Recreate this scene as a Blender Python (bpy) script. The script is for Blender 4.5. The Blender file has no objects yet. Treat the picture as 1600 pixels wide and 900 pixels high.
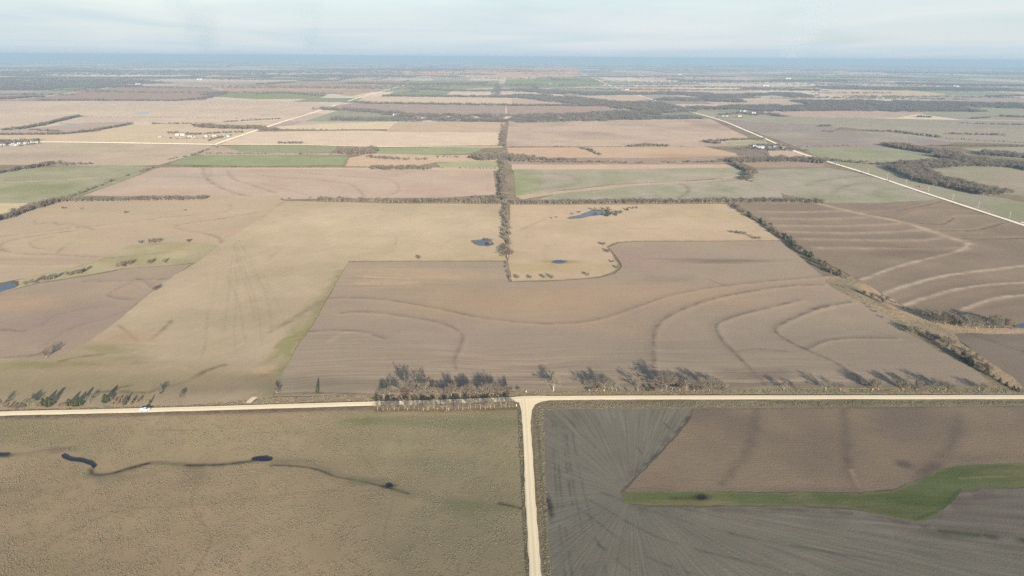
import bpy, math, random
import numpy as np
from mathutils import Vector, Matrix
from mathutils.geometry import delaunay_2d_cdt

random.seed(7)
rng = np.random.default_rng(7)
S = bpy.context.scene
C = S.collection

# ------------------------------------------------------------------ camera
H = 250.0                       # drone height, metres
FPX = 1067.0                    # focal length in pixels of a 1600 px wide frame
cam_d = bpy.data.cameras.new('camera')
cam_d.sensor_width = 36.0
cam_d.lens = 36.0 * FPX / 1600.0
cam_d.clip_start = 1.0
cam_d.clip_end = 200000.0
cam = bpy.data.objects.new('camera', cam_d)
C.objects.link(cam)
PITCH, YAW, ROLL = 18.72, -0.7, 0.38
ROT = (Matrix.Rotation(math.radians(YAW), 3, 'Z') @ Matrix.Rotation(math.radians(90 - PITCH), 3, 'X')
       @ Matrix.Rotation(math.radians(ROLL), 3, 'Z'))
cam.matrix_world = Matrix.Translation((0, 0, H)) @ ROT.to_4x4()
S.camera = cam
R3 = np.array(ROT)


def ray(px, py):
    return ROT @ Vector(((px - 800) / FPX, (450 - py) / FPX, -1.0))


def P(px, py, z=0.0):
    """ground point seen at photograph pixel (px, py)"""
    d = ray(px, py)
    t = (z - H) / d.z
    return (d.x * t, d.y * t)


# ------------------------------------------------------------------ sun, sky, exposure
sun_vec = -(ray(552, 357).normalized())          # the bright spot opposite the sun gives its direction
SUN_EL = math.asin(sun_vec.z)
SUN_AZ = math.atan2(sun_vec.x, sun_vec.y)        # clockwise from +Y
sl = bpy.data.lights.new('sun', 'SUN')
sl.energy = 5.0
sl.angle = math.radians(0.55)
sl.color = (1.0, 0.915, 0.79)
so = bpy.data.objects.new('sun', sl)
so.rotation_euler = sun_vec.to_track_quat('Z', 'Y').to_euler()
C.objects.link(so)

W = bpy.data.worlds.new('World')
S.world = W
W.use_nodes = True
wn = W.node_tree
wn.nodes.clear()
N = lambda t: wn.nodes.new(t)
LK = wn.links.new
out = N('ShaderNodeOutputWorld')
sky = N('ShaderNodeTexSky')
sky.sky_type = 'NISHITA'
sky.sun_disc = False
sky.sun_elevation = SUN_EL
sky.sun_rotation = SUN_AZ
sky.altitude = 600
sky.air_density = 1.0
sky.dust_density = 2.0
sky.ozone_density = 1.2
bg = N('ShaderNodeBackground')
bg.inputs['Strength'].default_value = 0.10
LK(sky.outputs['Color'], bg.inputs['Color'])
# thin high cloud over the whole sky: streaky layers, laid out on a flat ceiling above the land
tc = N('ShaderNodeTexCoord')
sep = N('ShaderNodeSeparateXYZ')
LK(tc.outputs['Generated'], sep.inputs[0])
zz = N('ShaderNodeMath'); zz.operation = 'ABSOLUTE'
LK(sep.outputs['Z'], zz.inputs[0])
za = N('ShaderNodeMath'); za.operation = 'ADD'; za.inputs[1].default_value = 0.035
LK(zz.outputs[0], za.inputs[0])
dx = N('ShaderNodeMath'); dx.operation = 'DIVIDE'
LK(sep.outputs['X'], dx.inputs[0]); LK(za.outputs[0], dx.inputs[1])
dy = N('ShaderNodeMath'); dy.operation = 'DIVIDE'
LK(sep.outputs['Y'], dy.inputs[0]); LK(za.outputs[0], dy.inputs[1])
cmb = N('ShaderNodeCombineXYZ')
LK(dx.outputs[0], cmb.inputs[0]); LK(dy.outputs[0], cmb.inputs[1])
cn = N('ShaderNodeTexNoise')
cn.inputs['Scale'].default_value = 0.11
cn.inputs['Detail'].default_value = 6
cn.inputs['Roughness'].default_value = 0.52
cn.inputs['Distortion'].default_value = 0.6
LK(cmb.outputs[0], cn.inputs['Vector'])
cr = N('ShaderNodeMapRange')
cr.inputs['From Min'].default_value = 0.30
cr.inputs['From Max'].default_value = 0.70
cr.inputs['To Min'].default_value = -0.03
cr.inputs['To Max'].default_value = -0.26
LK(cn.outputs[0], cr.inputs['Value'])
# optical thickness grows towards the horizon: cover = 1 - exp(-tau / sin(elevation))
tau = N('ShaderNodeMath'); tau.operation = 'DIVIDE'
zb = N('ShaderNodeMath'); zb.operation = 'ADD'; zb.inputs[1].default_value = 0.02
LK(zz.outputs[0], zb.inputs[0])
LK(cr.outputs[0], tau.inputs[0]); LK(zb.outputs[0], tau.inputs[1])
ex = N('ShaderNodeMath'); ex.operation = 'EXPONENT'; LK(tau.outputs[0], ex.inputs[0])
cov = N('ShaderNodeMath'); cov.operation = 'SUBTRACT'; cov.inputs[0].default_value = 1.0; LK(ex.outputs[0], cov.inputs[1])
cloud = N('ShaderNodeBackground')
cn2 = N('ShaderNodeTexNoise')
cn2.inputs['Scale'].default_value = 0.23; cn2.inputs['Detail'].default_value = 5; cn2.inputs['Distortion'].default_value = 0.8
mp2 = N('ShaderNodeMapping'); mp2.inputs['Location'].default_value = (3.1, 1.7, 0); mp2.inputs['Scale'].default_value = (1.0, 0.6, 1)
LK(cmb.outputs[0], mp2.inputs[0]); LK(mp2.outputs[0], cn2.inputs['Vector'])
crr = N('ShaderNodeValToRGB')
crr.color_ramp.elements[0].position = 0.34; crr.color_ramp.elements[0].color = (0.74, 0.875, 0.955, 1)
crr.color_ramp.elements[1].position = 0.66; crr.color_ramp.elements[1].color = (0.93, 0.985, 1.02, 1)
LK(cn2.outputs[0], crr.inputs[0]); LK(crr.outputs[0], cloud.inputs['Color'])
cloud.inputs["Strength"].default_value = 0.425
mx = N('ShaderNodeMixShader')
LK(cov.outputs[0], mx.inputs[0]); LK(bg.outputs[0], mx.inputs[1]); LK(cloud.outputs[0], mx.inputs[2])
low = N('ShaderNodeMath'); low.operation = 'MULTIPLY'; low.inputs[1].default_value = -75.0     # dense air lies low: fades within a degree or so
LK(zz.outputs[0], low.inputs[0])
lex = N('ShaderNodeMath'); lex.operation = 'EXPONENT'; LK(low.outputs[0], lex.inputs[0])
lmu = N('ShaderNodeMath'); lmu.operation = 'MULTIPLY'; lmu.inputs[1].default_value = 0.86; LK(lex.outputs[0], lmu.inputs[0])
air = N('ShaderNodeBackground'); air.inputs['Color'].default_value = (0.64, 0.82, 0.94, 1); air.inputs['Strength'].default_value = 0.37
mx2 = N('ShaderNodeMixShader')
LK(lmu.outputs[0], mx2.inputs[0]); LK(mx.outputs[0], mx2.inputs[1]); LK(air.outputs[0], mx2.inputs[2])
LK(mx2.outputs[0], out.inputs['Surface'])

S.view_settings.view_transform = 'Standard'
S.view_settings.look = 'None'
S.view_settings.gamma = 1.0
S.view_settings.use_curve_mapping = False
S.view_settings.exposure = 1.0
S.render.engine = 'CYCLES'
S.cycles.max_bounces = 5
S.cycles.diffuse_bounces = 2
S.cycles.volume_bounces = 0
S.cycles.transparent_max_bounces = 8
S.cycles.use_denoising = False
S.cycles.pixel_filter_type = 'BLACKMAN_HARRIS'
S.cycles.filter_width = 1.5

HAZE = 8.0e-5                                     # per metre
HAZE_COL = (0.40, 0.56, 0.71, 1)
AIR = np.array([0.42, 0.54, 0.64])                 # how the far air looks, for choosing un-hazed ground colours
SAT = 0.80
KLIT = 1.10                                       # display-linear brightness of albedo 1 lying in the sun


def lin(c):
    c = np.asarray(c, float) / 255.0
    g = c.mean(-1, keepdims=True) if c.ndim else c
    c = g + (c - g) * SAT
    return np.where(c <= 0.04045, c / 12.92, ((c + 0.055) / 1.055) ** 2.4)


def alb(c, dist=0.0):
    """ground albedo for a colour read off the photograph at that distance"""
    T = math.exp(-HAZE * .62 * dist)
    k = KLIT * (1.06 + 0.27 * min(1.0, max(0.0, (dist - 350) / 700)))   # looking away from the sun, far ground shows fewer shaded grains
    a = (lin(c) - AIR * (1 - T)) / T / k
    return np.clip(a, 0.02, 0.75)


# ------------------------------------------------------------------ small tools
def tag(o, label=None, cat=None, group=None, kind=None):
    if label: o['label'] = label
    if cat: o['category'] = cat
    if group: o['group'] = group
    if kind: o['kind'] = kind
    return o


def mesh_obj(name, verts, faces, mats, parent=None, loc=(0, 0, 0), midx=None, smooth=False):
    me = bpy.data.meshes.new(name)
    me.from_pydata([tuple(v) for v in verts], [], [tuple(f) for f in faces])
    for m in (mats if isinstance(mats, (list, tuple)) else [mats]):
        me.materials.append(m)
    if midx is not None:
        me.polygons.foreach_set('material_index', midx)
    if smooth:
        me.polygons.foreach_set('use_smooth', [True] * len(me.polygons))
    me.update()
    o = bpy.data.objects.new(name, me)
    o.location = loc
    C.objects.link(o)
    if parent: o.parent = parent
    return o


def empty(name, loc, rz=0.0):
    o = bpy.data.objects.new(name, None)
    o.location = loc
    o.rotation_euler = (0, 0, rz)
    C.objects.link(o)
    return o


def _hash(ix, iy, seed):
    h = (ix.astype(np.int64) * 374761393 + iy.astype(np.int64) * 668265263 + seed * 974634777) & 0x7fffffff
    h = ((h ^ (h >> 13)) * 1274126177) & 0x7fffffff
    return ((h ^ (h >> 16)) & 0xffff) / 65535.0


def vnoise(x, y, seed=0):
    x = np.asarray(x, float); y = np.asarray(y, float)
    ix = np.floor(x); iy = np.floor(y)
    fx = x - ix; fy = y - iy
    fx = fx * fx * (3 - 2 * fx); fy = fy * fy * (3 - 2 * fy)
    a = _hash(ix, iy, seed); b = _hash(ix + 1, iy, seed)
    c = _hash(ix, iy + 1, seed); d = _hash(ix + 1, iy + 1, seed)
    return (a * (1 - fx) + b * fx) * (1 - fy) + (c * (1 - fx) + d * fx) * fy


def fbm(x, y, seed=0, o=3):
    s = 0; w = 0.5; t = 0
    for k in range(o):
        s = s + w * vnoise(x * 2 ** k, y * 2 ** k, seed + k); t += w; w *= 0.5
    return s / t


def dist_poly(x, y, pts):
    d = np.full(x.shape, 1e9)
    for (ax, ay), (bx, by) in zip(pts[:-1], pts[1:]):
        vx, vy = bx - ax, by - ay
        L = vx * vx + vy * vy + 1e-9
        t = np.clip(((x - ax) * vx + (y - ay) * vy) / L, 0, 1)
        d = np.minimum(d, np.hypot(x - ax - t * vx, y - ay - t * vy))
    return d


def smooth_line(pts, n=4):
    """Catmull-Rom through the points"""
    p = [np.array(q, float) for q in pts]
    if len(p) < 3: return [tuple(q) for q in p]
    p = [2 * p[0] - p[1]] + p + [2 * p[-1] - p[-2]]
    o = []
    for i in range(1, len(p) - 2):
        for k in range(n):
            t = k / n
            o.append(0.5 * (2 * p[i] + (p[i + 1] - p[i - 1]) * t + (2 * p[i - 1] - 5 * p[i] + 4 * p[i + 1] - p[i + 2]) * t * t
                            + (3 * p[i] - p[i - 1] - 3 * p[i + 1] + p[i + 2]) * t ** 3))
    o.append(p[-2])
    return [tuple(q) for q in o]


def inside(x, y, poly):
    r = np.zeros(x.shape, bool)
    n = len(poly)
    for i in range(n):
        x1, y1 = poly[i]; x2, y2 = poly[(i + 1) % n]
        if y1 == y2: continue
        c = ((y1 > y) != (y2 > y)) & (x < (x2 - x1) * (y - y1) / (y2 - y1) + x1)
        r ^= c
    return r


# ------------------------------------------------------------------ materials
def new_mat(name):
    m = bpy.data.materials.new(name)
    m.use_nodes = True
    m.node_tree.nodes.clear()
    return m, m.node_tree, m.node_tree.nodes.new, m.node_tree.links.new


def ground_mat(name, rows=0.10, row_w=3.0, row_l=90.0, fine=0.10, fine_s=0.8, clump=0.0, clump_s=0.35, mott=0.10, bump=0.25, bump_d=0.5, rough=0.25, hue=0.0):
    m, t, N, L = new_mat(name)
    o = N('ShaderNodeOutputMaterial'); d = N('ShaderNodeBsdfDiffuse')
    d.inputs['Roughness'].default_value = rough
    col = N('ShaderNodeAttribute'); col.attribute_name = 'Col'
    stk = N('ShaderNodeAttribute'); stk.attribute_name = 'streak'
    g = N('ShaderNodeNewGeometry')
    uv = N('ShaderNodeUVMap'); uv.uv_map = 'rows'

    def noise(vec, scale, detail=3, rough=0.55, vs=None):
        n = N('ShaderNodeTexNoise'); n.inputs['Scale'].default_value = scale
        n.inputs['Detail'].default_value = detail; n.inputs['Roughness'].default_value = rough
        if vs is not None:
            mp = N('ShaderNodeMapping'); mp.inputs['Scale'].default_value = vs
            L(vec, mp.inputs[0]); vec = mp.outputs[0]
        L(vec, n.inputs['Vector'])
        return n.outputs[0]

    def madd(a, k, b):          # (a-0.5)*k + b
        s = N('ShaderNodeMath'); s.operation = 'SUBTRACT'; s.inputs[1].default_value = 0.5; L(a, s.inputs[0])
        f = N('ShaderNodeMath'); f.operation = 'MULTIPLY_ADD'; L(s.outputs[0], f.inputs[0])
        if isinstance(k, float): f.inputs[1].default_value = k
        else: L(k, f.inputs[1])
        if isinstance(b, float): f.inputs[2].default_value = b
        else: L(b, f.inputs[2])
        return f.outputs[0]

    v = madd(noise(g.outputs['Position'], 0.012, 4), mott * 3.2, 1.0)
    v = madd(noise(g.outputs['Position'], 0.06, 3), mott * 1.6, v)
    nf = noise(g.outputs['Position'], fine_s, 3, 0.6)
    v = madd(nf, fine * 3.0, v)
    hgt = nf
    if clump:
        nc = noise(g.outputs['Position'], clump_s, 2, 0.5)
        v = madd(nc, clump * 3.0, v)
        ad = N('ShaderNodeMath'); ad.operation = 'MULTIPLY_ADD'; ad.inputs[1].default_value = 1.6
        L(nc, ad.inputs[0]); L(nf, ad.inputs[2]); hgt = ad.outputs[0]
    if rows:
        nr = noise(uv.outputs[0], 1.0, 3, 0.6, (1 / row_l, 1 / row_w, 1))
        amp = N('ShaderNodeMath'); amp.operation = 'MULTIPLY_ADD'
        amp.inputs[1].default_value = rows * 16.0; amp.inputs[2].default_value = rows * 3.0
        L(stk.outputs['Fac'], amp.inputs[0])
        v = madd(nr, amp.outputs[0], v)
        ad = N('ShaderNodeMath'); ad.operation = 'MULTIPLY_ADD'; ad.inputs[1].default_value = 0.8
        L(nr, ad.inputs[0]); L(hgt, ad.inputs[2]); hgt = ad.outputs[0]
    cl = N('ShaderNodeMath'); cl.operation = 'MAXIMUM'; cl.inputs[1].default_value = 0.25; L(v, cl.inputs[0])
    mu = N('ShaderNodeVectorMath'); mu.operation = 'SCALE'
    L(col.outputs['Color'], mu.inputs[0]); L(cl.outputs[0], mu.inputs['Scale'])
    res = mu.outputs[0]
    if hue:
        hs = N('ShaderNodeHueSaturation')
        L(madd(noise(g.outputs['Position'], 0.02, 3), hue, 0.5), hs.inputs['Hue']); L(res, hs.inputs['Color'])
        res = hs.outputs[0]
    L(res, d.inputs['Color'])
    if bump:
        b = N('ShaderNodeBump'); b.inputs['Strength'].default_value = bump; b.inputs['Distance'].default_value = bump_d
        L(hgt, b.inputs['Height']); L(b.outputs[0], d.inputs['Normal'])
    L(d.outputs[0], o.inputs['Surface'])
    return m


GM = {
    'tilled': ground_mat('tilled_soil', rows=0.06, row_w=3.2, row_l=110, fine=0.05, fine_s=0.5, mott=0.07, bump=0.20, hue=0.025),
    'dark': ground_mat('dark_soil', rows=0.30, row_w=2.4, row_l=60, fine=0.05, fine_s=0.7, mott=0.06, bump=0.30, hue=0.02),
    'stubble': ground_mat('crop_stubble', rows=0.13, row_w=1.1, row_l=14, fine=0.2, fine_s=0.85, mott=0.06, bump=0.35, hue=0.02),
    'hay': ground_mat('mown_hay', rows=0.06, row_w=4, row_l=60, fine=0.08, fine_s=0.4, mott=0.11, bump=0.15, hue=0.025),
    'pasture': ground_mat('rough_pasture', rows=0.0, fine=0.2, fine_s=2.6, clump=0.10, clump_s=1.25, mott=0.13, bump=0.16, bump_d=0.4, hue=0.02),
    'green': ground_mat('green_grass', rows=0.08, row_w=2.4, row_l=30, fine=0.18, fine_s=0.8, mott=0.15, bump=0.3, hue=0.02),
    'brush': ground_mat('dry_brush_grass', rows=0.0, fine=0.14, fine_s=0.8, clump=0.12, clump_s=0.2, mott=0.12, bump=0.4, bump_d=0.8, hue=0.025),
    'far': ground_mat('distant_farmland', rows=0.03, row_w=14, row_l=200, fine=0.08, fine_s=0.03, mott=0.10, bump=0.0, hue=0.025),
    'gravel': ground_mat('gravel', rows=0.05, row_w=0.9, row_l=30, fine=0.06, fine_s=1.0, mott=0.05, bump=0.1, rough=0.7),
}


def plain(name, rgb, rough=0.7, var=0.15, scale=3.0, spec=0.3, metal=0.0):
    m, t, N, L = new_mat(name)
    o = N('ShaderNodeOutputMaterial'); p = N('ShaderNodeBsdfPrincipled')
    p.inputs['Roughness'].default_value = rough; p.inputs['Metallic'].default_value = metal
    p.inputs['Specular IOR Level'].default_value = spec
    c = N('ShaderNodeTexCoord'); n = N('ShaderNodeTexNoise'); n.inputs['Scale'].default_value = scale
    L(c.outputs['Object'], n.inputs['Vector'])
    r = N('ShaderNodeMapRange'); r.inputs['To Min'].default_value = 1 - var; r.inputs['To Max'].default_value = 1 + var
    L(n.outputs[0], r.inputs['Value'])
    v = N('ShaderNodeVectorMath'); v.operation = 'SCALE'; v.inputs[0].default_value = rgb
    L(r.outputs[0], v.inputs['Scale']); L(v.outputs[0], p.inputs['Base Color'])
    L(p.outputs[0], o.inputs['Surface'])
    return m


def leafy(name, rgb, var=0.25):
    """twigs or needles: diffuse, each tree a little different"""
    m, t, N, L = new_mat(name)
    o = N('ShaderNodeOutputMaterial'); d = N('ShaderNodeBsdfDiffuse'); d.inputs['Roughness'].default_value = 0.8
    oi = N('ShaderNodeObjectInfo'); g = N('ShaderNodeTexCoord')
    n = N('ShaderNodeTexNoise'); n.inputs['Scale'].default_value = 0.7; L(g.outputs['Object'], n.inputs['Vector'])
    a = N('ShaderNodeMath'); a.operation = 'ADD'; L(oi.outputs['Random'], a.inputs[0]); L(n.outputs[0], a.inputs[1])
    r = N('ShaderNodeMapRange'); r.inputs['From Min'].default_value = 0.2; r.inputs['From Max'].default_value = 1.6
    r.inputs['To Min'].default_value = 1 - var; r.inputs['To Max'].default_value = 1 + var; L(a.outputs[0], r.inputs['Value'])
    hs = N('ShaderNodeHueSaturation'); hs.inputs['Color'].default_value = (*rgb, 1)
    hr = N('ShaderNodeMapRange'); hr.inputs['To Min'].default_value = 0.48; hr.inputs['To Max'].default_value = 0.53
    L(oi.outputs['Random'], hr.inputs['Value']); L(hr.outputs[0], hs.inputs['Hue']); L(r.outputs[0], hs.inputs['Value'])
    L(hs.outputs[0], d.inputs['Color']); L(d.outputs[0], o.inputs['Surface'])
    return m


M_BARK = leafy('pale_bark', (0.29, 0.245, 0.19), 0.3)
M_TWIG = leafy('bare_twigs', (0.165, 0.133, 0.102), 0.35)
M_RED = leafy('russet_twigs', (0.21, 0.135, 0.095), 0.3)
M_CEDAR = leafy('cedar_needles', (0.072, 0.082, 0.038), 0.3)
M_DRY = leafy('dry_grass', (0.33, 0.27, 0.175), 0.35)
M_FARW = leafy('distant_bare_trees', (0.125, 0.108, 0.096), 0.3)

m, t, N_, L_ = new_mat('pond_water')
o_ = N_('ShaderNodeOutputMaterial'); p_ = N_('ShaderNodeBsdfPrincipled')
p_.inputs['Base Color'].default_value = (0.032, 0.052, 0.085, 1)
p_.inputs['Roughness'].default_value = 0.06; p_.inputs['IOR'].default_value = 1.33
g_ = N_('ShaderNodeNewGeometry'); n_ = N_('ShaderNodeTexNoise'); n_.inputs['Scale'].default_value = 0.5
L_(g_.outputs['Position'], n_.inputs['Vector'])
b_ = N_('ShaderNodeBump'); b_.inputs['Strength'].default_value = 0.12; b_.inputs['Distance'].default_value = 0.3
L_(n_.outputs[0], b_.inputs['Height']); L_(b_.outputs[0], p_.inputs['Normal']); L_(p_.outputs[0], o_.inputs['Surface'])
M_WATER = m

# ------------------------------------------------------------------ ground sheets
def lattice(poly, dens=1.0):
    """points spaced by distance from the viewpoint, inside the polygon"""
    a = np.array(poly)
    r = np.hypot(a[:, 0], a[:, 1]); th = np.arctan2(a[:, 0], a[:, 1])
    n = max(2, int(math.log(r.max() / r.min()) / 0.0056 * dens)); k = max(2, int((th.max() - th.min()) / 0.0026 * dens))
    rr = r.min() * np.exp(np.linspace(0, math.log(r.max() / r.min()), n))
    tt = np.linspace(th.min(), th.max(), k)
    RR, TT = np.meshgrid(rr, tt)
    RR = RR * (1 + rng.uniform(-.0012, .0012, RR.shape)); TT = TT + rng.uniform(-.0005, .0005, TT.shape)
    x = (RR * np.sin(TT)).ravel(); y = (RR * np.cos(TT)).ravel()
    i = inside(x, y, poly)
    return x[i], y[i]


LAYER = [0]


def field(name, label, pix, kind, rgb, row=0.0, marks=(), jit=1.0, var=None, loop_smooth=0, dens=1.0):
    """one field: its outline, its own soil or grass colour, and marks (terrace lines, draws, damp patches) in that colour"""
    pts = [P(*q) for q in pix]
    if loop_smooth:
        pts = smooth_line(pts + [pts[0]], loop_smooth)[:-1]
    dense = []
    for i in range(len(pts)):
        a = np.array(pts[i]); b = np.array(pts[(i + 1) % len(pts)])
        L = np.linalg.norm(b - a); st = max(2.0, 0.006 * min(np.hypot(*a), np.hypot(*b)))
        n = max(1, int(L / st))
        for k in range(n):
            q = a + (b - a) * k / n
            dense.append(q)
    dense = np.array(dense)
    rr = np.hypot(dense[:, 0], dense[:, 1])
    am = jit * np.maximum(0.8, rr * 0.0016)
    dense[:, 0] += (fbm(dense[:, 0] / 9, dense[:, 1] / 9, 11) - .5) * 2 * am
    dense[:, 1] += (fbm(dense[:, 0] / 9, dense[:, 1] / 9, 23) - .5) * 2 * am
    c = dense.mean(0)
    x, y = lattice([tuple(q) for q in dense], dens)
    V = [Vector((float(q[0] - c[0]), float(q[1] - c[1]))) for q in dense] + [Vector((float(a - c[0]), float(b - c[1]))) for a, b in zip(x, y)]
    nb = len(dense)
    res = delaunay_2d_cdt(V, [], [list(range(nb))], 1, 1e-4)
    vx = np.array([[v.x, v.y] for v in res[0]]); fc = res[2]
    LAYER[0] += 1
    dist = float(np.hypot(*c))
    z = 0.02 + 0.008 * LAYER[0] + (0.25 if dist > 2500 else 0)
    me = bpy.data.meshes.new(name)
    co = np.zeros((len(vx), 3)); co[:, :2] = vx
    fc = [f if (vx[f[1]] - vx[f[0]])[0] * (vx[f[2]] - vx[f[0]])[1] - (vx[f[1]] - vx[f[0]])[1] * (vx[f[2]] - vx[f[0]])[0] > 0 else f[::-1] for f in fc]
    me.from_pydata(co.tolist(), [], fc)
    wx = vx[:, 0] + c[0]; wy = vx[:, 1] + c[1]
    base = alb(rgb, dist)
    col = np.tile(base, (len(vx), 1))
    st = np.zeros(len(vx)); zz_ = np.zeros(len(vx))
    if var:
        other = alb(var[0], dist); w = np.clip((fbm(wx / var[1], wy / var[1], 5) - 0.42) * 3.0, 0, 1)[:, None]
        col = col * (1 - w) + other * w
    for mk in marks:
        tp = mk[0]
        if tp == 'line':
            _, lp, wd, sg, cc = mk[:5]
            wl = smooth_line([P(*q) for q in lp], 4)
            d = dist_poly(wx, wy, wl)
            nz = fbm(wx / 9, wy / 9, 31)
            wob = np.clip((nz - .33) * 4.5, 0, 1.15) if kind == 'dark' else np.clip(.75 + .6 * (nz - .3), .5, 1.1) if kind == 'pasture' else np.clip(0.35 + 1.3 * (nz - .15), 0, 1.3)
            berm = kind == 'tilled' and wd >= 2.6
            pale = sum(cc) > sum(rgb)
            dd = d + (fbm(wx / 5, wy / 5, 44) - .5) * wd * .9
            w = np.exp(-(dd / (wd * (0.62 if berm and not pale else .9) * (0.6 + 0.7 * fbm(wx / 25, wy / 25, 8)))) ** 2) * sg * wob * (.9 if berm and not pale else 1)
            if berm:
                zz_ += 0.42 * sg * np.exp(-(d / (1.5 * wd)) ** 2)      # a terrace is a low bank of earth
        elif tp == 'blob':
            _, (bx, by), rx, ry, sg, cc = mk[:6]
            q = P(bx, by)
            d = np.hypot((wx - q[0]) / rx, (wy - q[1]) / ry) + (fbm(wx / max(rx, 8) * 1.6, wy / max(ry, 8) * 1.6, 17) - .5) * 1.3
            w = np.clip(1.25 - d, 0, 1) * sg
        elif tp == 'streak':
            _, (bx, by), rx, ry, sg = mk[:5]
            q = P(bx, by)
            st += np.clip(1.3 - np.hypot((wx - q[0]) / rx, (wy - q[1]) / ry), 0, 1) * sg
            continue
        w = np.clip(w, 0, 1)[:, None]
        col = col * (1 - w) + alb(cc, dist) * w
    if zz_.any():
        co[:, 2] = zz_; me.vertices.foreach_set('co', co.ravel().astype(np.float32)); me.update()
    me.polygons.foreach_set('use_smooth', [True] * len(me.polygons))
    ca = me.color_attributes.new('Col', 'FLOAT_COLOR', 'POINT')
    ca.data.foreach_set('color', np.c_[col, np.ones(len(col))].ravel().astype(np.float32))
    sa = me.attributes.new('streak', 'FLOAT', 'POINT')
    sa.data.foreach_set('value', st.astype(np.float32))
    uv = me.uv_layers.new(name='rows')
    li = np.zeros(len(me.loops), np.int32); me.loops.foreach_get('vertex_index', li)
    if isinstance(row, tuple):        # worked round the end of the waterway: rows fan out from there
        q = P(row[0], row[1])
        U = np.hypot(wx - q[0], wy - q[1]); Vv = np.arctan2(wy - q[1], wx - q[0]) * row[2]
        a = None
    else:
        a = math.radians(row)
    if a is not None:
        U = wx * math.cos(a) + wy * math.sin(a); Vv = -wx * math.sin(a) + wy * math.cos(a)
    Vv = Vv + (fbm(wx / 120, wy / 120, 3) - .5) * (22 if a is not None else 8)
    uv.data.foreach_set('uv', np.c_[U[li], Vv[li]].ravel().astype(np.float32))
    me.materials.append(GM[kind])
    o = bpy.data.objects.new(name, me)
    o.location = (c[0], c[1], z)
    C.objects.link(o)
    return tag(o, label, kind='structure')


# base ground: one sheet to the horizon, its far quarter sections each of their own crop colour
def base_ground():
    n = 210; cell = 400.0; half = n * cell / 2
    xs = np.arange(n + 1) * cell - half
    X, Y = np.meshgrid(xs, xs + 20000.0)
    co = np.c_[X.ravel(), Y.ravel(), np.zeros(X.size)]
    idx = np.arange((n + 1) * (n + 1)).reshape(n + 1, n + 1)
    f = np.c_[idx[:-1, :-1].ravel(), idx[:-1, 1:].ravel(), idx[1:, 1:].ravel(), idx[1:, :-1].ravel()]
    me = bpy.data.meshes.new('ground')
    me.from_pydata(co.tolist(), [], f.tolist())
    pal = np.array([alb(c, 0) for c in [(190, 166, 142), (200, 176, 150), (170, 148, 130), (158, 146, 122), (206, 180, 152),
                                        (146, 146, 114), (186, 160, 136), (136, 136, 106), (214, 190, 160), (150, 132, 118)]])
    i, j = np.meshgrid(np.arange(n), np.arange(n)); i = i.ravel(); j = j.ravel()
    big = _hash(i // 2, j // 2, 3)
    use = np.where(big < .45, 0, np.where(big < .7, 1, np.where(big < .9, 2, 3)))
    k = np.where(use == 0, _hash(i // 2, j // 2, 9), np.where(use == 1, _hash(i // 2, j, 10), np.where(use == 2, _hash(i, j // 2, 11), _hash(i, j, 12))))
    cc = pal[np.minimum((k * len(pal)).astype(int), len(pal) - 1)]
    ca = me.color_attributes.new('Col', 'FLOAT_COLOR', 'CORNER')
    ca.data.foreach_set('color', np.repeat(np.c_[cc, np.ones(len(cc))], 4, 0).ravel().astype(np.float32))
    uv = me.uv_layers.new(name='rows')
    uv.data.foreach_set('uv', co[f.ravel(), :2].ravel().astype(np.float32))
    me.materials.append(GM['far'])
    o = bpy.data.objects.new('ground', me); C.objects.link(o)
    tag(o, 'wide flat farmland of mixed crop squares reaching to the horizon', kind='structure')


base_ground()

# ------------------------------------------------------------------ fields, farthest first
F = field
F('rough_grass', 'dry rough grass of the field margins between all the nearer fields', [(-500, 215), (400, 200), (800, 185), (1300, 190), (2000, 215), (2300, 1000), (-900, 1000)], 'brush', (160, 143, 118), dens=.35, var=((140, 124, 98), 40))
bpy.data.objects['rough_grass'].location.z = .012
F('bare_soil', 'dark bare soil under the harrowed field and the stubble', [(846, 640), (1100, 637), (1850, 631), (2100, 980), (868, 980), (850, 760)], 'dark', (104, 94, 82), dens=.6)
bpy.data.objects['bare_soil'].location.z = .017
F('field', 'pinkish dry grass plain far to the left, beyond the hedge loops', [(-300, 158), (0, 157), (330, 155), (522, 162), (470, 180), (440, 192), (200, 191), (0, 207), (-300, 222)], 'far', (206, 185, 166), var=((214, 194, 170), 260))
F('field', 'brown ploughed field far to the left below the blue woods', [(-200, 158), (-100, 150), (60, 150), (200, 134), (320, 136), (345, 142), (320, 157), (100, 158)], 'far', (176, 158, 148))
F('field', 'small green field with dark hedge top, far left of centre', [(335, 151), (348, 144), (440, 146), (512, 148), (498, 154), (400, 155)], 'far', (158, 164, 132))
F('field', 'grey brown field between small green field and far woods', [(345, 134), (480, 125), (640, 126), (600, 140), (550, 150), (512, 146), (350, 143)], 'far', (178, 164, 152), var=((196, 174, 156), 500))
F('field', 'pale straw strip far away left of the centre hedgerow', [(575, 151), (700, 150), (800, 152), (800, 164), (700, 163), (540, 163)], 'far', (214, 192, 168))
F('field', 'mauve field behind the belt of trees left of centre', [(500, 168), (560, 160), (790, 164), (790, 180), (650, 180), (540, 176)], 'far', (178, 160, 150))
F('field', 'green far field left of the centre line near the woods', [(600, 138), (640, 126), (780, 126), (782, 134), (700, 142), (640, 144)], 'far', (164, 168, 144))
F('field', 'green far field right of the centre line near the woods', [(790, 124), (925, 122), (945, 132), (880, 137), (790, 136)], 'far', (160, 168, 146))
F('field', 'pale pink strip field far beyond the centre woods', [(640, 112), (800, 106), (900, 106), (905, 120), (790, 121), (600, 116)], 'far', (206, 184, 170))
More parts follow.
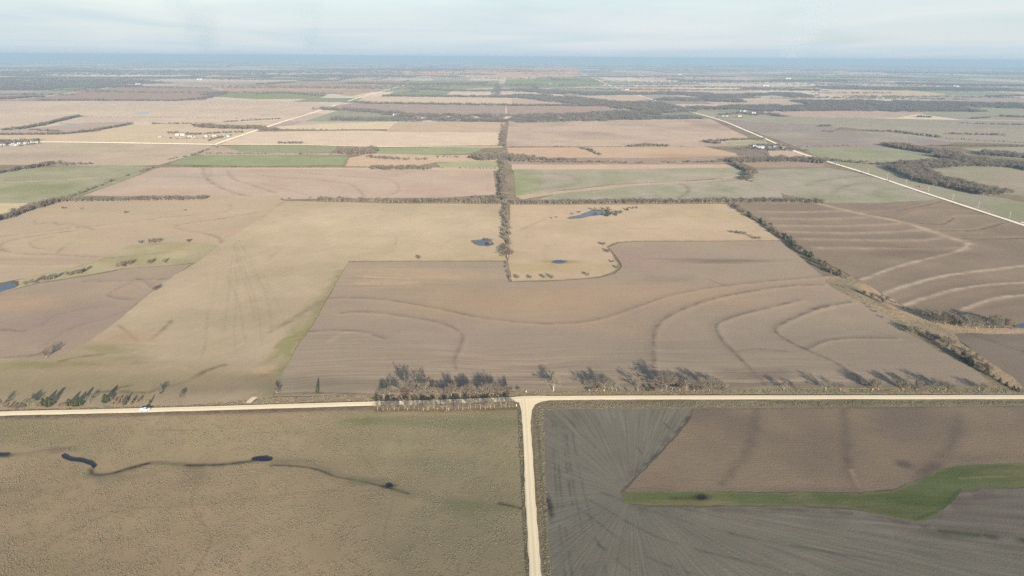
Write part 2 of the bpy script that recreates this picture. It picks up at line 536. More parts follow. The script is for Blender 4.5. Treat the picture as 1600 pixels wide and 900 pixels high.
F('field', 'straw coloured strip inside the far centre woods', [(905, 150), (1000, 148), (1012, 156), (960, 160), (920, 158)], 'far', (206, 184, 160))
F('field', 'pale pasture strip between far woods and pink field, centre right', [(800, 154), (900, 158), (960, 164), (990, 165), (930, 167), (800, 166)], 'far', (200, 178, 160))
F('field', 'mauve pasture between centre woods and tree belt', [(792, 165), (960, 165), (1000, 172), (950, 179), (840, 180), (792, 182)], 'far', (180, 160, 148))
F('field', 'peach field by the far road right of centre', [(975, 135), (1030, 136), (1060, 140), (1040, 147), (985, 146)], 'far', (208, 182, 160))
F('field', 'grey green field with farm buildings by the far white road', [(1062, 172), (1110, 174), (1160, 178), (1260, 180), (1330, 184), (1600, 190), (1800, 194), (1800, 205), (1500, 203), (1300, 198), (1130, 190)], 'far', (172, 166, 148))
F('field', 'pink grass strip below the long dark wood on the right', [(1200, 172), (1330, 170), (1450, 170), (1450, 176), (1400, 184), (1290, 184), (1200, 180)], 'far', (196, 174, 160))
F('field', 'pale green field right of the pink strip and below the dark wood', [(1440, 176), (1460, 168), (1600, 166), (1800, 170), (1800, 190), (1500, 186)], 'far', (172, 170, 150))
F('field', 'straw yellow hillside beyond the long dark wood', [(1300, 140), (1420, 141), (1480, 147), (1440, 152), (1320, 150), (1280, 146)], 'far', (212, 192, 164))
F('field', 'mauve grey field sloping along the white road on the right', [(1112, 184), (1200, 192), (1320, 196), (1300, 204), (1440, 208), (1500, 222), (1460, 230), (1250, 232), (1195, 212)], 'far', (166, 152, 144), var=((176, 166, 150), 200))
F('field', 'grey green pasture on the far right beyond the tree lines', [(1290, 196), (1500, 200), (1800, 206), (1800, 230), (1600, 226), (1480, 222), (1380, 206)], 'far', (178, 168, 150))
F('field', 'light green pasture beside the white road on the right', [(1245, 230), (1350, 228), (1450, 232), (1520, 242), (1470, 250), (1440, 258), (1340, 254), (1280, 246)], 'green', (164, 164, 132), var=((176, 166, 142), 120))
F('field', 'pale pasture between two wood belts on the far right', [(1440, 262), (1480, 255), (1600, 252), (1800, 255), (1800, 330), (1640, 310), (1560, 303), (1490, 280)], 'far', (178, 162, 142), var=((168, 162, 134), 90),
  marks=[('line', [(1495, 292), (1540, 286), (1600, 290)], 7, .5, (196, 172, 146))])
F('field', 'pasture on the far right between hedge and wood belt', [(1500, 232), (1650, 228), (1800, 232), (1800, 250), (1620, 250), (1560, 246)], 'far', (176, 168, 146))
F('field', 'green roadside pasture with utility poles on the right', [(1285, 250), (1345, 256), (1400, 262), (1440, 280), (1500, 300), (1570, 310), (1800, 360), (1800, 440), (1600, 350), (1440, 298)], 'green', (160, 160, 124), var=((170, 160, 138), 70), row=-40)
# second ring
F('field', 'pale tan hay field left, beyond the far white road', [(-300, 213), (0, 211), (100, 210), (150, 206), (205, 195), (330, 192), (440, 192), (400, 206), (342, 225.5), (200, 223.5), (0, 222), (-300, 221)], 'hay', (214, 190, 158), row=2)
F('field', 'mauve strip inside the hedge loop on the far left', [(0, 205), (60, 200), (130, 192), (210, 190), (200, 196), (150, 205), (60, 209), (0, 210)], 'far', (190, 170, 154))
F('field', 'pale yellow strip field left of centre with hedge below', [(430, 198), (520, 193), (622, 190), (606, 202), (500, 203), (440, 202)], 'hay', (222, 200, 166))
F('field', 'tan brown strip field beside the pale yellow strip', [(622, 190), (700, 190), (790, 191), (782, 207), (600, 206), (606, 202)], 'hay', (204, 178, 152))
F('field', 'long pale pink stubble field left of the centre line', [(395, 206), (560, 204), (782, 206), (786, 227), (600, 229), (500, 226), (344, 226), (370, 214)], 'hay', (222, 196, 170), row=1)
F('field', 'mauve tan field right of the centre line', [(795, 190), (900, 189), (1060, 186), (1110, 186), (1150, 206), (1195, 226), (1120, 229), (790, 229)], 'hay', (204, 178, 156), var=((184, 160, 146), 160), row=1,
  marks=[('line', [(800, 191), (950, 190), (1100, 190)], 30, .5, (178, 154, 140)), ('blob', (830, 196), 60, 120, .6, (210, 176, 150))])
F('field', 'orange tan stubble field right of the centre line', [(792, 231), (920, 230), (1100, 229), (1150, 240), (1156, 248), (1000, 252), (900, 250), (796, 246)], 'hay', (208, 176, 146), row=1,
  marks=[('blob', (1060, 243), 130, 50, .8, (204, 160, 122)), ('blob', (840, 236), 120, 40, .6, (212, 172, 142))])
F('brush', 'strip of dry brush and weeds along the creek right of centre', [(790, 246), (1000, 247), (1160, 243), (1180, 240), (1290, 250), (1285, 262), (1180, 262), (1150, 257), (1000, 256), (795, 257)], 'brush', (176, 154, 134))
F('field', 'feedlot yard of bare dark earth beside the white road', [(1145, 235), (1195, 233), (1205, 246), (1170, 247)], 'dark', (152, 136, 126))
F('field', 'tan grass corner between feedlot and white road', [(1200, 236), (1240, 234), (1290, 249), (1270, 252), (1205, 247)], 'hay', (204, 178, 156))
F('field', 'small green paddock beside the farm shed', [(1130, 222), (1196, 219), (1200, 225), (1140, 228)], 'green', (178, 174, 142))
F('field', 'tan orange strip above the pale green terraced field', [(800, 257), (1000, 257), (1150, 257), (1150, 262), (1000, 264), (800, 266)], 'hay', (210, 180, 152), row=1)
GST = (176, 170, 144)
F('field', 'pale green terraced wheat field right of the centre hedgerow', [(802, 265), (1000, 264), (1148, 262), (1165, 268), (1150, 277), (1050, 284), (960, 288), (880, 297), (806, 308)], 'green', (182, 168, 146), var=((170, 164, 134), 60), row=1,
  marks=[('blob', (804, 285), 45, 260, .9, (152, 160, 110)), ('blob', (1140, 268), 130, 40, .8, (164, 168, 124)),
         ('line', [(820, 272), (880, 272), (905, 282), (885, 291), (840, 297)], 12, .6, (150, 148, 120)), ('line', [(820, 280), (845, 282), (840, 294), (820, 300)], 9, .6, (152, 150, 122)),
         ('line', [(960, 268), (965, 280), (945, 291)], 10, .5, (158, 158, 126)), ('line', [(1030, 264), (1100, 268), (1145, 270)], 8, .5, (156, 158, 122)),
         ('line', [(850, 268), (930, 267), (1000, 266)], 7, .5, (160, 158, 130))])
F('brush', 'tan weedy draw winding between two pale green fields', [(806, 306), (900, 296), (960, 289), (1050, 284), (1110, 281), (1165, 272), (1175, 264), (1185, 266), (1175, 282), (1160, 280), (1100, 285), (1000, 290), (930, 297), (860, 305), (815, 312)], 'brush', (198, 174, 146), marks=[('line', [(840, 302), (960, 288), (1150, 279)], 4, .8, (120, 104, 92))])
F('field', 'second pale green terraced field above the long hedge', [(840, 312), (870, 303), (930, 297), (1000, 290), (1100, 285), (1160, 281), (1190, 288), (1220, 302), (1225, 314)], 'green', (180, 168, 146), var=((164, 160, 128), 55), row=2,
  marks=[('line', [(1045, 283), (1070, 290), (1075, 300), (1060, 310)], 6, .9, (150, 126, 104)), ('line', [(1020, 300), (1030, 308)], 8, .5, (150, 150, 118))])
F('field', 'grey green terraced field above the dark brown terraces', [(1182, 266), (1290, 262), (1340, 270), (1400, 288), (1468, 312), (1380, 318), (1290, 317), (1228, 305), (1175, 284)], 'green', (178, 166, 148), var=((164, 160, 132), 60), row=10,
  marks=[('line', [(1260, 290), (1285, 282), (1340, 276), (1375, 277)], 8, .7, (150, 148, 118)), ('line', [(1300, 306), (1310, 295), (1350, 286), (1400, 288)], 9, .7, (150, 150, 118)), ('line', [(1370, 308), (1375, 298), (1420, 294)], 8, .6, (152, 150, 118)), ('line', [(1182, 283), (1200, 290), (1225, 304)], 5, .8, (196, 170, 142)), ('blob', (1340, 308), 120, 26, .6, (158, 158, 116))])
F('field', 'grey tan stubble field on the left below the white road', [(-300, 221.5), (0, 222.5), (200, 224), (334, 227), (310, 240), (250, 258), (180, 260), (90, 258), (-300, 258)], 'hay', (200, 178, 154), var=((190, 174, 146), 90), row=3,
  marks=[('blob', (110, 232), 70, 60, .8, (186, 184, 142)), ('blob', (40, 244), 160, 90, .6, (182, 162, 146))])
F('field', 'mid green pasture on the left behind the tree line', [(-300, 262), (0, 266), (80, 262), (160, 258), (240, 261), (196, 284), (130, 304), (95, 312), (40, 318), (-300, 320)], 'green', (172, 166, 134), var=((158, 156, 120), 80), row=5,
  marks=[('line', [(-20, 287), (60, 283), (150, 278)], 5, .8, (214, 194, 158)), ('line', [(0, 280), (100, 277)], 20, .5, (184, 166, 140)), ('blob', (60, 300), 200, 40, .6, (154, 154, 114))])
F('field', 'bright green wheat strip beside the far left road', [(262, 257), (300, 243), (400, 243), (545, 245), (534, 258), (400, 260)], 'green', (158, 164, 122), row=1)
F('field', 'upper green wheat strip below the white road', [(332, 228), (430, 227), (528, 228), (520, 238), (420, 238), (320, 238)], 'green', (160, 164, 126), row=1)
F('field', 'green wheat strip right of the house grove', [(590, 231), (700, 231), (765, 230), (735, 240), (660, 243), (588, 242)], 'green', (164, 168, 128), row=1)
F('field', 'weedy corner of grey brush below the far white road', [(300, 240), (340, 226), (375, 238), (520, 239), (545, 243), (320, 243)], 'brush', (190, 168, 144))
F('brush', 'tan weed strip along the creek left of the centre hedgerow', [(545, 247), (580, 240), (700, 243), (785, 241), (785, 252), (680, 254), (640, 262), (540, 260)], 'brush', (212, 180, 150))
F('field', 'yellow green strip beside the centre hedgerow', [(682, 255), (740, 252), (785, 252), (783, 263), (690, 263)], 'green', (178, 174, 134), row=1)
F('field', 'straw strip along the top of the mauve terraced field', [(250, 262), (400, 262), (780, 262), (780, 267), (240, 267)], 'hay', (206, 182, 150))
TL = (152, 132, 118)
F('field', 'mauve terraced crop field behind the left hedgerow', [(128, 306), (190, 285), (245, 263), (400, 264), (770, 267), (776, 304), (700, 309), (500, 311), (440, 312), (330, 309)], 'tilled', (200, 174, 152), var=((196, 166, 144), 80), row=2,
  marks=[('line', [(318, 262), (320, 275), (330, 285), (350, 296), (388, 308)], 7, .75, TL), ('line', [(328, 264), (330, 276)], 5, .5, TL), ('line', [(355, 266), (365, 280), (395, 290), (430, 302)], 6, .65, TL),
         ('line', [(400, 273), (440, 278), (500, 282), (545, 288), (560, 297), (570, 308)], 5, .7, TL), ('line', [(460, 270), (540, 276), (605, 281), (622, 290), (620, 300), (605, 306)], 5, .65, (168, 138, 120)),
         ('line', [(400, 285), (440, 295), (480, 305)], 5, .4, TL), ('blob', (280, 275), 90, 40, .6, (172, 160, 142)), ('blob', (720, 290), 180, 50, .6, (206, 172, 152)), ('line', [(763, 268), (764, 300)], 5, .5, (182, 154, 136)),
         ('blob', (260, 300), 150, 22, .6, (206, 170, 138)), ('line', [(240, 292), (330, 290), (400, 300)], 8, .3, (214, 190, 166))])
# nearer left
F('field', 'straw field corner behind the diagonal hedge on the left', [(-300, 325), (-50, 320), (0, 318), (45, 318), (20, 330), (-60, 352), (-300, 400)], 'hay', (212, 190, 148))
BL = (146, 124, 104)
F('field', 'pinkish brown contour ploughed field on the left', [(-300, 420), (-60, 360), (40, 332), (95, 314), (200, 308), (330, 306), (440, 306), (442, 316), (402, 345), (372, 364), (345, 384), (250, 384), (205, 388), (150, 408), (60, 432), (-60, 452), (-300, 480)], 'tilled', (192, 167, 138), var=((197, 171, 141), 110), row=8,
  marks=[('line', [(70, 324), (150, 332), (250, 334), (300, 331)], 14, .75, (188, 172, 122)), ('line', [(60, 335), (110, 338), (200, 330)], 14, .5, (198, 176, 128)),
         ('line', [(-40, 372), (2, 370), (40, 366), (120, 356), (190, 350), (260, 340)], 3.5, .6, BL), ('line', [(-20, 402), (2, 392), (1, 384), (18, 376), (60, 369), (130, 359)], 4, .75, BL),
         ('line', [(2, 392), (30, 397), (90, 399), (150, 403)], 4, .7, BL), ('line', [(75, 391), (55, 388), (47, 381), (60, 375), (85, 370)], 3.5, .6, BL), ('line', [(88, 398), (98, 388), (110, 380)], 3, .6, BL),
         ('line', [(400, 333), (350, 342), (290, 350), (273, 356), (290, 361), (322, 366), (342, 373), (346, 380)], 4, .75, BL), ('line', [(358, 320), (362, 326), (345, 333), (290, 338), (250, 340)], 4, .6, BL),
         ('line', [(53, 345), (57, 351), (82, 347), (92, 352), (110, 350), (150, 360)], 2.5, .6, BL), ('blob', (120, 376), 60, 12, .8, (196, 176, 130)), ('blob', (260, 360), 160, 24, .6, (198, 167, 137)), ('blob', (30, 405), 200, 22, .6, (172, 146, 126)),
         ('blob', (330, 330), 110, 40, .6, (203, 174, 143)), ('line', [(0, 413), (60, 414), (130, 412)], 6, .5, (162, 138, 120))])
F('brush', 'yellow green grass waterway across the left fields', [(-300, 500), (-60, 458), (0, 446), (60, 430), (130, 412), (175, 398), (205, 382), (270, 378), (345, 380), (338, 394), (312, 410), (280, 414), (190, 420), (140, 430), (60, 442), (0, 458), (-100, 480), (-300, 530)], 'green', (183, 167, 130), var=((173, 159, 116), 30), row=15,
  marks=[('line', [(145, 404), (190, 402), (260, 394)], 4, .6, (150, 142, 96)), ('line', [(150, 403), (175, 404)], 3, .7, (142, 130, 94))])
BL2 = (134, 114, 100)
F('field', 'mauve brown ploughed field on the left with small contour ring', [(-300, 540), (-60, 472), (0, 458), (60, 444), (150, 430), (200, 420), (300, 413), (270, 433), (230, 462), (190, 497), (160, 520), (130, 540), (95, 557), (60, 561), (0, 561), (-300, 566)], 'tilled', (170, 148, 125), var=((177, 152, 127), 60), row=40,
  marks=[('line', [(208, 470), (172, 465), (172, 458), (195, 447), (213, 440)], 3, .7, BL2), ('line', [(130, 441), (200, 440), (215, 438), (290, 436)], 3, .6, BL2), ('line', [(213, 437), (228, 442), (236, 450)], 3, .7, BL2),
         ('line', [(65, 508), (95, 490), (150, 480)], 2.5, .6, BL2), ('line', [(-10, 515), (10, 516), (40, 518)], 2.5, .8, (112, 98, 88)), ('line', [(60, 545), (110, 515), (190, 490), (240, 455)], 3, .45, BL2), ('line', [(0, 560), (60, 554), (90, 535)], 2.5, .6, (126, 106, 96)),
         ('blob', (10, 478), 60, 25, .7, (196, 158, 122)), ('blob', (120, 500), 80, 60, .5, (162, 138, 126))])
# centre hay fields
HG = (160, 148, 100)
F('hay_field', 'tan hay field left of the centre hedgerow running down to the road', [(440, 314), (600, 318), (786, 319), (790, 408), (545, 409), (536, 424), (510, 468), (488, 508), (462, 545), (445, 578), (430, 606), (426, 622), (300, 633), (0, 641), (-300, 652), (-300, 566), (0, 561), (60, 561), (95, 557), (130, 540), (160, 520), (190, 497), (230, 460), (270, 432), (312, 408), (342, 385), (372, 364), (402, 345)], 'hay', (192, 168, 136), var=((182, 161, 126), 90), row=62, dens=1.2,
  marks=[('blob', (600, 350), 260, 150, .8, (205, 180, 145)), ('blob', (700, 395), 220, 60, .6, (200, 174, 136)), ('blob', (150, 595), 330, 50, .6, (163, 146, 116)), ('blob', (380, 500), 60, 60, .5, (170, 152, 118)), ('blob', (470, 560), 40, 40, .0, HG),
         ('line', [(536, 424), (505, 475), (478, 520), (455, 555), (436, 590), (428, 615)], 8, .85, (150, 142, 96)), ('line', [(500, 472), (455, 500), (430, 512)], 5, .5, (134, 124, 90)), ('line', [(478, 495), (450, 505), (420, 520)], 3, .6, (130, 118, 86)),
         ('line', [(472, 525), (445, 530), (430, 545)], 3, .6, (130, 122, 86)), ('blob', (452, 535), 12, 45, .8, (152, 146, 92)), ('blob', (425, 600), 16, 25, .8, (140, 134, 92)),
         ('blob', (415, 578), 9, 8, 1, (198, 164, 126)), ('blob', (410, 590), 14, 8, .8, (166, 132, 104)),
         ('blob', (40, 570), 70, 16, .8, (146, 138, 88)), ('blob', (150, 545), 40, 16, .7, (150, 140, 92)), ('blob', (190, 560), 30, 14, .5, (146, 134, 98)),
         ('line', [(95, 565), (125, 558), (160, 555)], 2.5, .7, (112, 98, 76)), ('line', [(235, 532), (255, 515), (268, 502)], 3, .6, (134, 114, 86)), ('line', [(185, 508), (205, 525), (215, 533)], 2, .5, (140, 118, 90)),
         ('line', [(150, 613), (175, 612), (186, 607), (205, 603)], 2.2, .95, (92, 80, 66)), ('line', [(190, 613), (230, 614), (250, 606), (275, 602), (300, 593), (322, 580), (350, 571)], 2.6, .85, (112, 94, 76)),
         ('line', [(185, 600), (200, 588), (230, 580), (265, 573), (300, 580)], 2.5, .7, (190, 166, 128)), ('blob', (380, 600), 50, 18, .6, (152, 134, 112)), ('blob', (300, 607), 60, 10, .4, (148, 130, 104)),
         ('line', [(365, 382), (375, 420), (392, 470), (398, 500)], 1.0, .34, (150, 131, 102)), ('line', [(372, 376), (398, 420), (418, 470), (424, 520)], 1.0, .34, (150, 131, 102)), ('line', [(362, 400), (358, 450), (350, 520)], 1.0, .34, (150, 131, 102)),
         ('line', [(380, 400), (405, 440), (430, 470)], 1.0, .34, (150, 131, 102)), ('line', [(352, 430), (372, 470), (385, 540)], 1.0, .34, (150, 131, 102)), ('line', [(368, 380), (385, 430), (402, 480), (410, 540)], .9, .3, (150, 131, 102)), ('line', [(378, 385), (408, 425), (440, 490), (448, 520)], .9, .28, (150, 131, 102)), ('line', [(366, 395), (370, 450), (366, 520), (372, 560)], .9, .28, (150, 131, 102)), ('line', [(340, 420), (330, 480), (318, 520)], .9, .28, (150, 131, 102)), ('line', [(324, 480), (322, 530), (315, 560)], 1.0, .34, (150, 131, 102)),
         ('line', [(405, 396), (440, 385), (420, 405)], 2.5, .3, (150, 134, 98)), ('line', [(442, 316), (425, 328), (405, 344)], 4, .5, (160, 148, 100)),
         ('line', [(545, 409), (660, 408), (788, 408)], 2.2, .6, (142, 130, 88)), ('line', [(505, 382), (514, 382)], 2.2, .7, (140, 120, 92)), ('line', [(620, 372), (617, 384)], 1.6, .6, (152, 130, 98)),
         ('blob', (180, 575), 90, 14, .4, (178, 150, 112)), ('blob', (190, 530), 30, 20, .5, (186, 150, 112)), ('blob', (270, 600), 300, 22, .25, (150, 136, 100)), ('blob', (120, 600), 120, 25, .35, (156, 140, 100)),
         ('line', [(40, 555), (140, 570), (260, 566)], 2, .3, (138, 122, 92)), ('line', [(45, 600), (60, 585), (72, 578)], 2, .35, (190, 166, 124))])
F('hay_field', 'tan hay field right of the centre hedgerow with two ponds', [(797, 320), (950, 320), (1140, 319), (1180, 346), (1218, 376), (1100, 377), (1000, 377), (965, 379), (948, 386), (958, 400), (968, 416), (958, 426), (935, 433), (880, 438), (800, 440), (794, 410)], 'hay', (204, 176, 143), var=((197, 171, 135), 70), row=1,
  marks=[('line', [(860, 338), (840, 348), (812, 360)], 3, .6, (170, 150, 110)), ('blob', (860, 420), 120, 25, .6, (190, 166, 112)), ('line', [(975, 357), (1030, 358)], 2.5, .6, (160, 140, 104)), ('blob', (870, 410), 30, 11, .8, (166, 148, 96)),
         ('line', [(948, 386), (964, 379), (1000, 377), (1110, 376), (1190, 376)], 2.5, .7, (152, 138, 96)), ('line', [(855, 385), (850, 400), (870, 420)], 4, .3, (176, 156, 116)), ('line', [(800, 440), (880, 438), (936, 433), (966, 420), (960, 402)], 2.6, .75, (152, 136, 98)), ('blob', (1140, 340), 120, 40, .4, (196, 172, 122)), ('blob', (820, 335), 80, 40, .5, (208, 172, 138))])
# the big ploughed field in the middle
ML = (124, 107, 94)
F('field', 'large mauve brown ploughed field with curved terrace lines in the middle', [(545, 410), (650, 409), (789, 409), (795, 441), (850, 441), (936, 435), (962, 428), (972, 416), (962, 400), (950, 387), (968, 380), (1000, 378), (1218, 377), (1250, 402), (1285, 432), (1296, 446), (1335, 466), (1390, 492), (1430, 525), (1475, 552), (1530, 580), (1556, 607), (1300, 609), (1000, 610), (800, 612), (600, 618), (428, 620), (430, 606), (445, 578), (463, 545), (490, 507), (512, 467), (536, 425)], 'tilled', (166, 146, 122), var=((170, 147, 123), 120), row=1.5, dens=1.5,
  marks=[('blob', (860, 470), 210, 80, .75, (184, 150, 119)), ('blob', (640, 430), 110, 40, .8, (186, 156, 124)), ('blob', (1000, 400), 90, 60, .7, (170, 138, 122)), ('blob', (700, 520), 150, 40, .4, (168, 146, 128)), ('blob', (1250, 540), 260, 90, .45, (146, 132, 118)), ('blob', (1250, 440), 90, 30, .5, (172, 146, 120)),
         ('line', [(510, 468), (545, 466), (600, 469), (640, 475), (690, 484), (745, 496), (800, 503), (860, 507), (910, 504), (950, 496), (990, 482), (1040, 465), (1100, 452), (1180, 442), (1285, 433)], 3.2, .6, ML),
         ('line', [(535, 490), (560, 488), (600, 491), (650, 498), (690, 506), (715, 517), (723, 528), (718, 545), (710, 565), (713, 580)], 3, .7, ML), ('line', [(450, 521), (490, 519), (530, 517), (570, 521), (595, 528), (602, 531)], 3, .7, ML),
         ('line', [(1285, 446), (1230, 448), (1150, 460), (1090, 475), (1045, 495), (1027, 510), (1021, 530), (1022, 575)], 3.6, .8, ML), ('line', [(1250, 470), (1200, 482), (1155, 493), (1126, 504), (1119, 514), (1130, 535), (1150, 555), (1175, 580), (1195, 602)], 3.6, .85, (112, 98, 88)),
         ('line', [(1330, 473), (1300, 478), (1270, 486), (1225, 505), (1211, 517), (1225, 530), (1260, 548), (1300, 565), (1335, 588), (1350, 605)], 3.2, .85, (112, 98, 88)), ('line', [(1260, 548), (1290, 534), (1340, 529), (1400, 530)], 2.6, .8, (112, 98, 88)), ('line', [(1146, 551), (1180, 546), (1230, 550)], 1.6, .7, (112, 98, 88)),
         ('line', [(1272, 485), (1295, 480)], 3.5, .95, (92, 80, 74)), ('blob', (1120, 408), 75, 14, .8, (128, 112, 98)), ('blob', (1060, 437), 40, 18, .45, (138, 124, 106)), ('line', [(1110, 438), (1140, 450)], 3, .4, ML), ('blob', (1075, 406), 40, 8, .5, (138, 120, 106)),
         ('line', [(560, 432), (600, 434), (640, 436)], 2.2, .8, (206, 174, 138)), ('line', [(560, 444), (600, 444), (650, 442)], 2.2, .8, (204, 172, 138)), ('line', [(580, 440), (640, 440)], 2, .6, (196, 166, 132)), ('line', [(515, 535), (530, 524), (550, 520), (580, 523)], 2.5, .6, (186, 162, 136)),
         ('line', [(575, 421), (560, 440)], 3, .5, (176, 146, 118)), ('line', [(600, 420), (780, 420)], 3, .3, (176, 152, 122)), ('line', [(765, 412), (768, 435)], 3, .3, (176, 150, 120)), ('line', [(1290, 525), (1350, 515), (1380, 525)], 5, .3, (138, 126, 112)),
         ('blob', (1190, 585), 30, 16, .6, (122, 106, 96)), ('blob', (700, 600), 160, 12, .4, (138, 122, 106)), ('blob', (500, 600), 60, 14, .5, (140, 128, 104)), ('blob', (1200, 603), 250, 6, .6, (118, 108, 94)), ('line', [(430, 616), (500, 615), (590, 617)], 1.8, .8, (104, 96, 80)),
         ('streak', (640, 590), 160, 75, .9), ('streak', (1080, 590), 170, 55, .9), ('streak', (820, 600), 120, 40, .5), ('streak', (620, 440), 90, 30, .7), ('streak', (1320, 600), 150, 20, .5), ('streak', (550, 525), 70, 16, .5)])
# dark brown terraces on the right
PT = (202, 178, 152)
DT = (104, 88, 78)
F('field', 'dark brown ploughed field with pale curving terraces on the right', [(1150, 320), (1210, 320), (1290, 317), (1380, 319), (1466, 313), (1520, 330), (1600, 354), (1800, 415), (1800, 530), (1600, 510), (1440, 495), (1400, 472), (1330, 432), (1285, 408), (1230, 372)], 'tilled', (151, 132, 113), var=((160, 140, 119), 60), row=-52, dens=1.4,
  marks=[('line', [(1190, 331), (1250, 332), (1320, 330)], 8.5, .95, (182, 156, 134)), ('line', [(1205, 342), (1280, 343), (1350, 340)], 8.5, .95, (182, 156, 134)), ('line', [(1215, 353), (1300, 354), (1370, 352), (1405, 350)], 8.5, .95, (182, 156, 134)), ('line', [(1230, 363), (1320, 365), (1400, 363), (1440, 359)], 8.5, .95, (182, 156, 134)),
         ('line', [(1250, 374), (1350, 376), (1440, 376), (1472, 371)], 8.5, .95, (182, 156, 134)), ('line', [(1275, 388), (1380, 389), (1460, 390), (1505, 388)], 8.5, .95, (182, 156, 134)),
         ('line', [(1280, 319), (1310, 327), (1360, 338), (1410, 348), (1440, 357), (1475, 369), (1512, 381)], 9, 1, (198, 170, 138)), ('line', [(1285, 322), (1320, 332), (1350, 339)], 3, .5, (150, 124, 100)),
         ('line', [(1512, 381), (1503, 391), (1472, 400), (1420, 412), (1380, 425), (1345, 438)], 4.2, .95, PT), ('line', [(1505, 396), (1470, 406), (1425, 419), (1390, 430)], 5, .5, (160, 138, 118)),
         ('line', [(1700, 405), (1600, 416), (1550, 422), (1480, 431), (1430, 443), (1395, 454), (1375, 462)], 4.5, .95, PT), ('line', [(1600, 422), (1500, 435), (1440, 449), (1400, 463)], 5, .55, (160, 138, 118)),
         ('line', [(1700, 436), (1600, 442), (1550, 445), (1500, 452), (1460, 462), (1430, 471), (1412, 478)], 4, .95, PT), ('line', [(1600, 448), (1520, 456), (1450, 474)], 5, .6, (160, 138, 118)),
         ('line', [(1700, 455), (1600, 462), (1560, 466), (1530, 475), (1500, 486)], 4, .95, PT), ('line', [(1600, 478), (1560, 483), (1530, 490)], 5, .5, (160, 138, 118)),
         ('line', [(1470, 314), (1440, 321), (1400, 328), (1345, 331)], 8, .95, (170, 142, 120)), ('line', [(1470, 316), (1440, 323), (1400, 330)], 2.4, .8, DT), ('line', [(1410, 339), (1432, 331), (1460, 328), (1515, 330)], 8, .9, (178, 146, 112)),
         ('line', [(1478, 349), (1487, 340), (1505, 337), (1545, 338)], 8, .9, (178, 150, 116)), ('line', [(1435, 349), (1470, 351), (1482, 347), (1490, 341)], 2.4, .85, DT), ('line', [(1465, 359), (1515, 359), (1545, 352), (1568, 347)], 8, .95, (172, 146, 118)), ('line', [(1467, 361), (1520, 361), (1548, 355), (1572, 348)], 2.4, .9, DT),
         ('line', [(1500, 372), (1560, 371), (1640, 369)], 8, .89, (172, 142, 118)), ('line', [(1502, 374), (1560, 374), (1640, 372)], 2.4, .8, DT), ('line', [(1300, 317), (1380, 316), (1460, 313)], 9, .95, (186, 160, 128)), ('line', [(1305, 320), (1335, 318)], 3, .7, DT), ('blob', (1440, 395), 100, 30, .5, (128, 108, 94)), ('line', [(1440, 487), (1480, 492), (1540, 496)], 6, .5, (176, 150, 122))])
F('field', 'grey brown ploughed field in the lower right corner beyond the road', [(1478, 521), (1600, 522), (1800, 528), (1800, 650), (1600, 608), (1580, 590), (1540, 566), (1510, 540)], 'tilled', (142, 125, 110), row=-30, marks=[('line', [(1520, 524), (1550, 534), (1580, 545), (1640, 562)], 4, .75, (108, 94, 84)), ('blob', (1530, 525), 60, 14, .5, (118, 102, 90))])
F('brush', 'tan weedy creek strip running down the right side', [(1284, 432), (1330, 432), (1372, 455), (1400, 470), (1440, 488), (1470, 506), (1540, 513), (1600, 513), (1800, 518), (1800, 530), (1600, 523), (1490, 522), (1500, 535), (1545, 566), (1582, 590), (1600, 609), (1553, 608), (1530, 582), (1478, 554), (1430, 527), (1388, 493), (1335, 468), (1296, 447)], 'brush', (178, 151, 119), var=((164, 144, 112), 30), jit=1.6,
  marks=[('blob', (1310, 448), 60, 30, .8, (144, 132, 104)), ('line', [(1290, 448), (1320, 462), (1345, 478), (1390, 500), (1420, 515)], 6, .7, (140, 130, 98)), ('line', [(1300, 446), (1330, 450), (1375, 475), (1390, 484)], 4, .7, (126, 112, 92)), ('blob', (1365, 455), 16, 30, .8, (200, 164, 126)), ('line', [(1400, 480), (1450, 500), (1500, 515), (1600, 519)], 6, .7, (194, 168, 130)), ('line', [(1430, 527), (1500, 560), (1560, 605)], 6, .7, (84, 88, 68))])

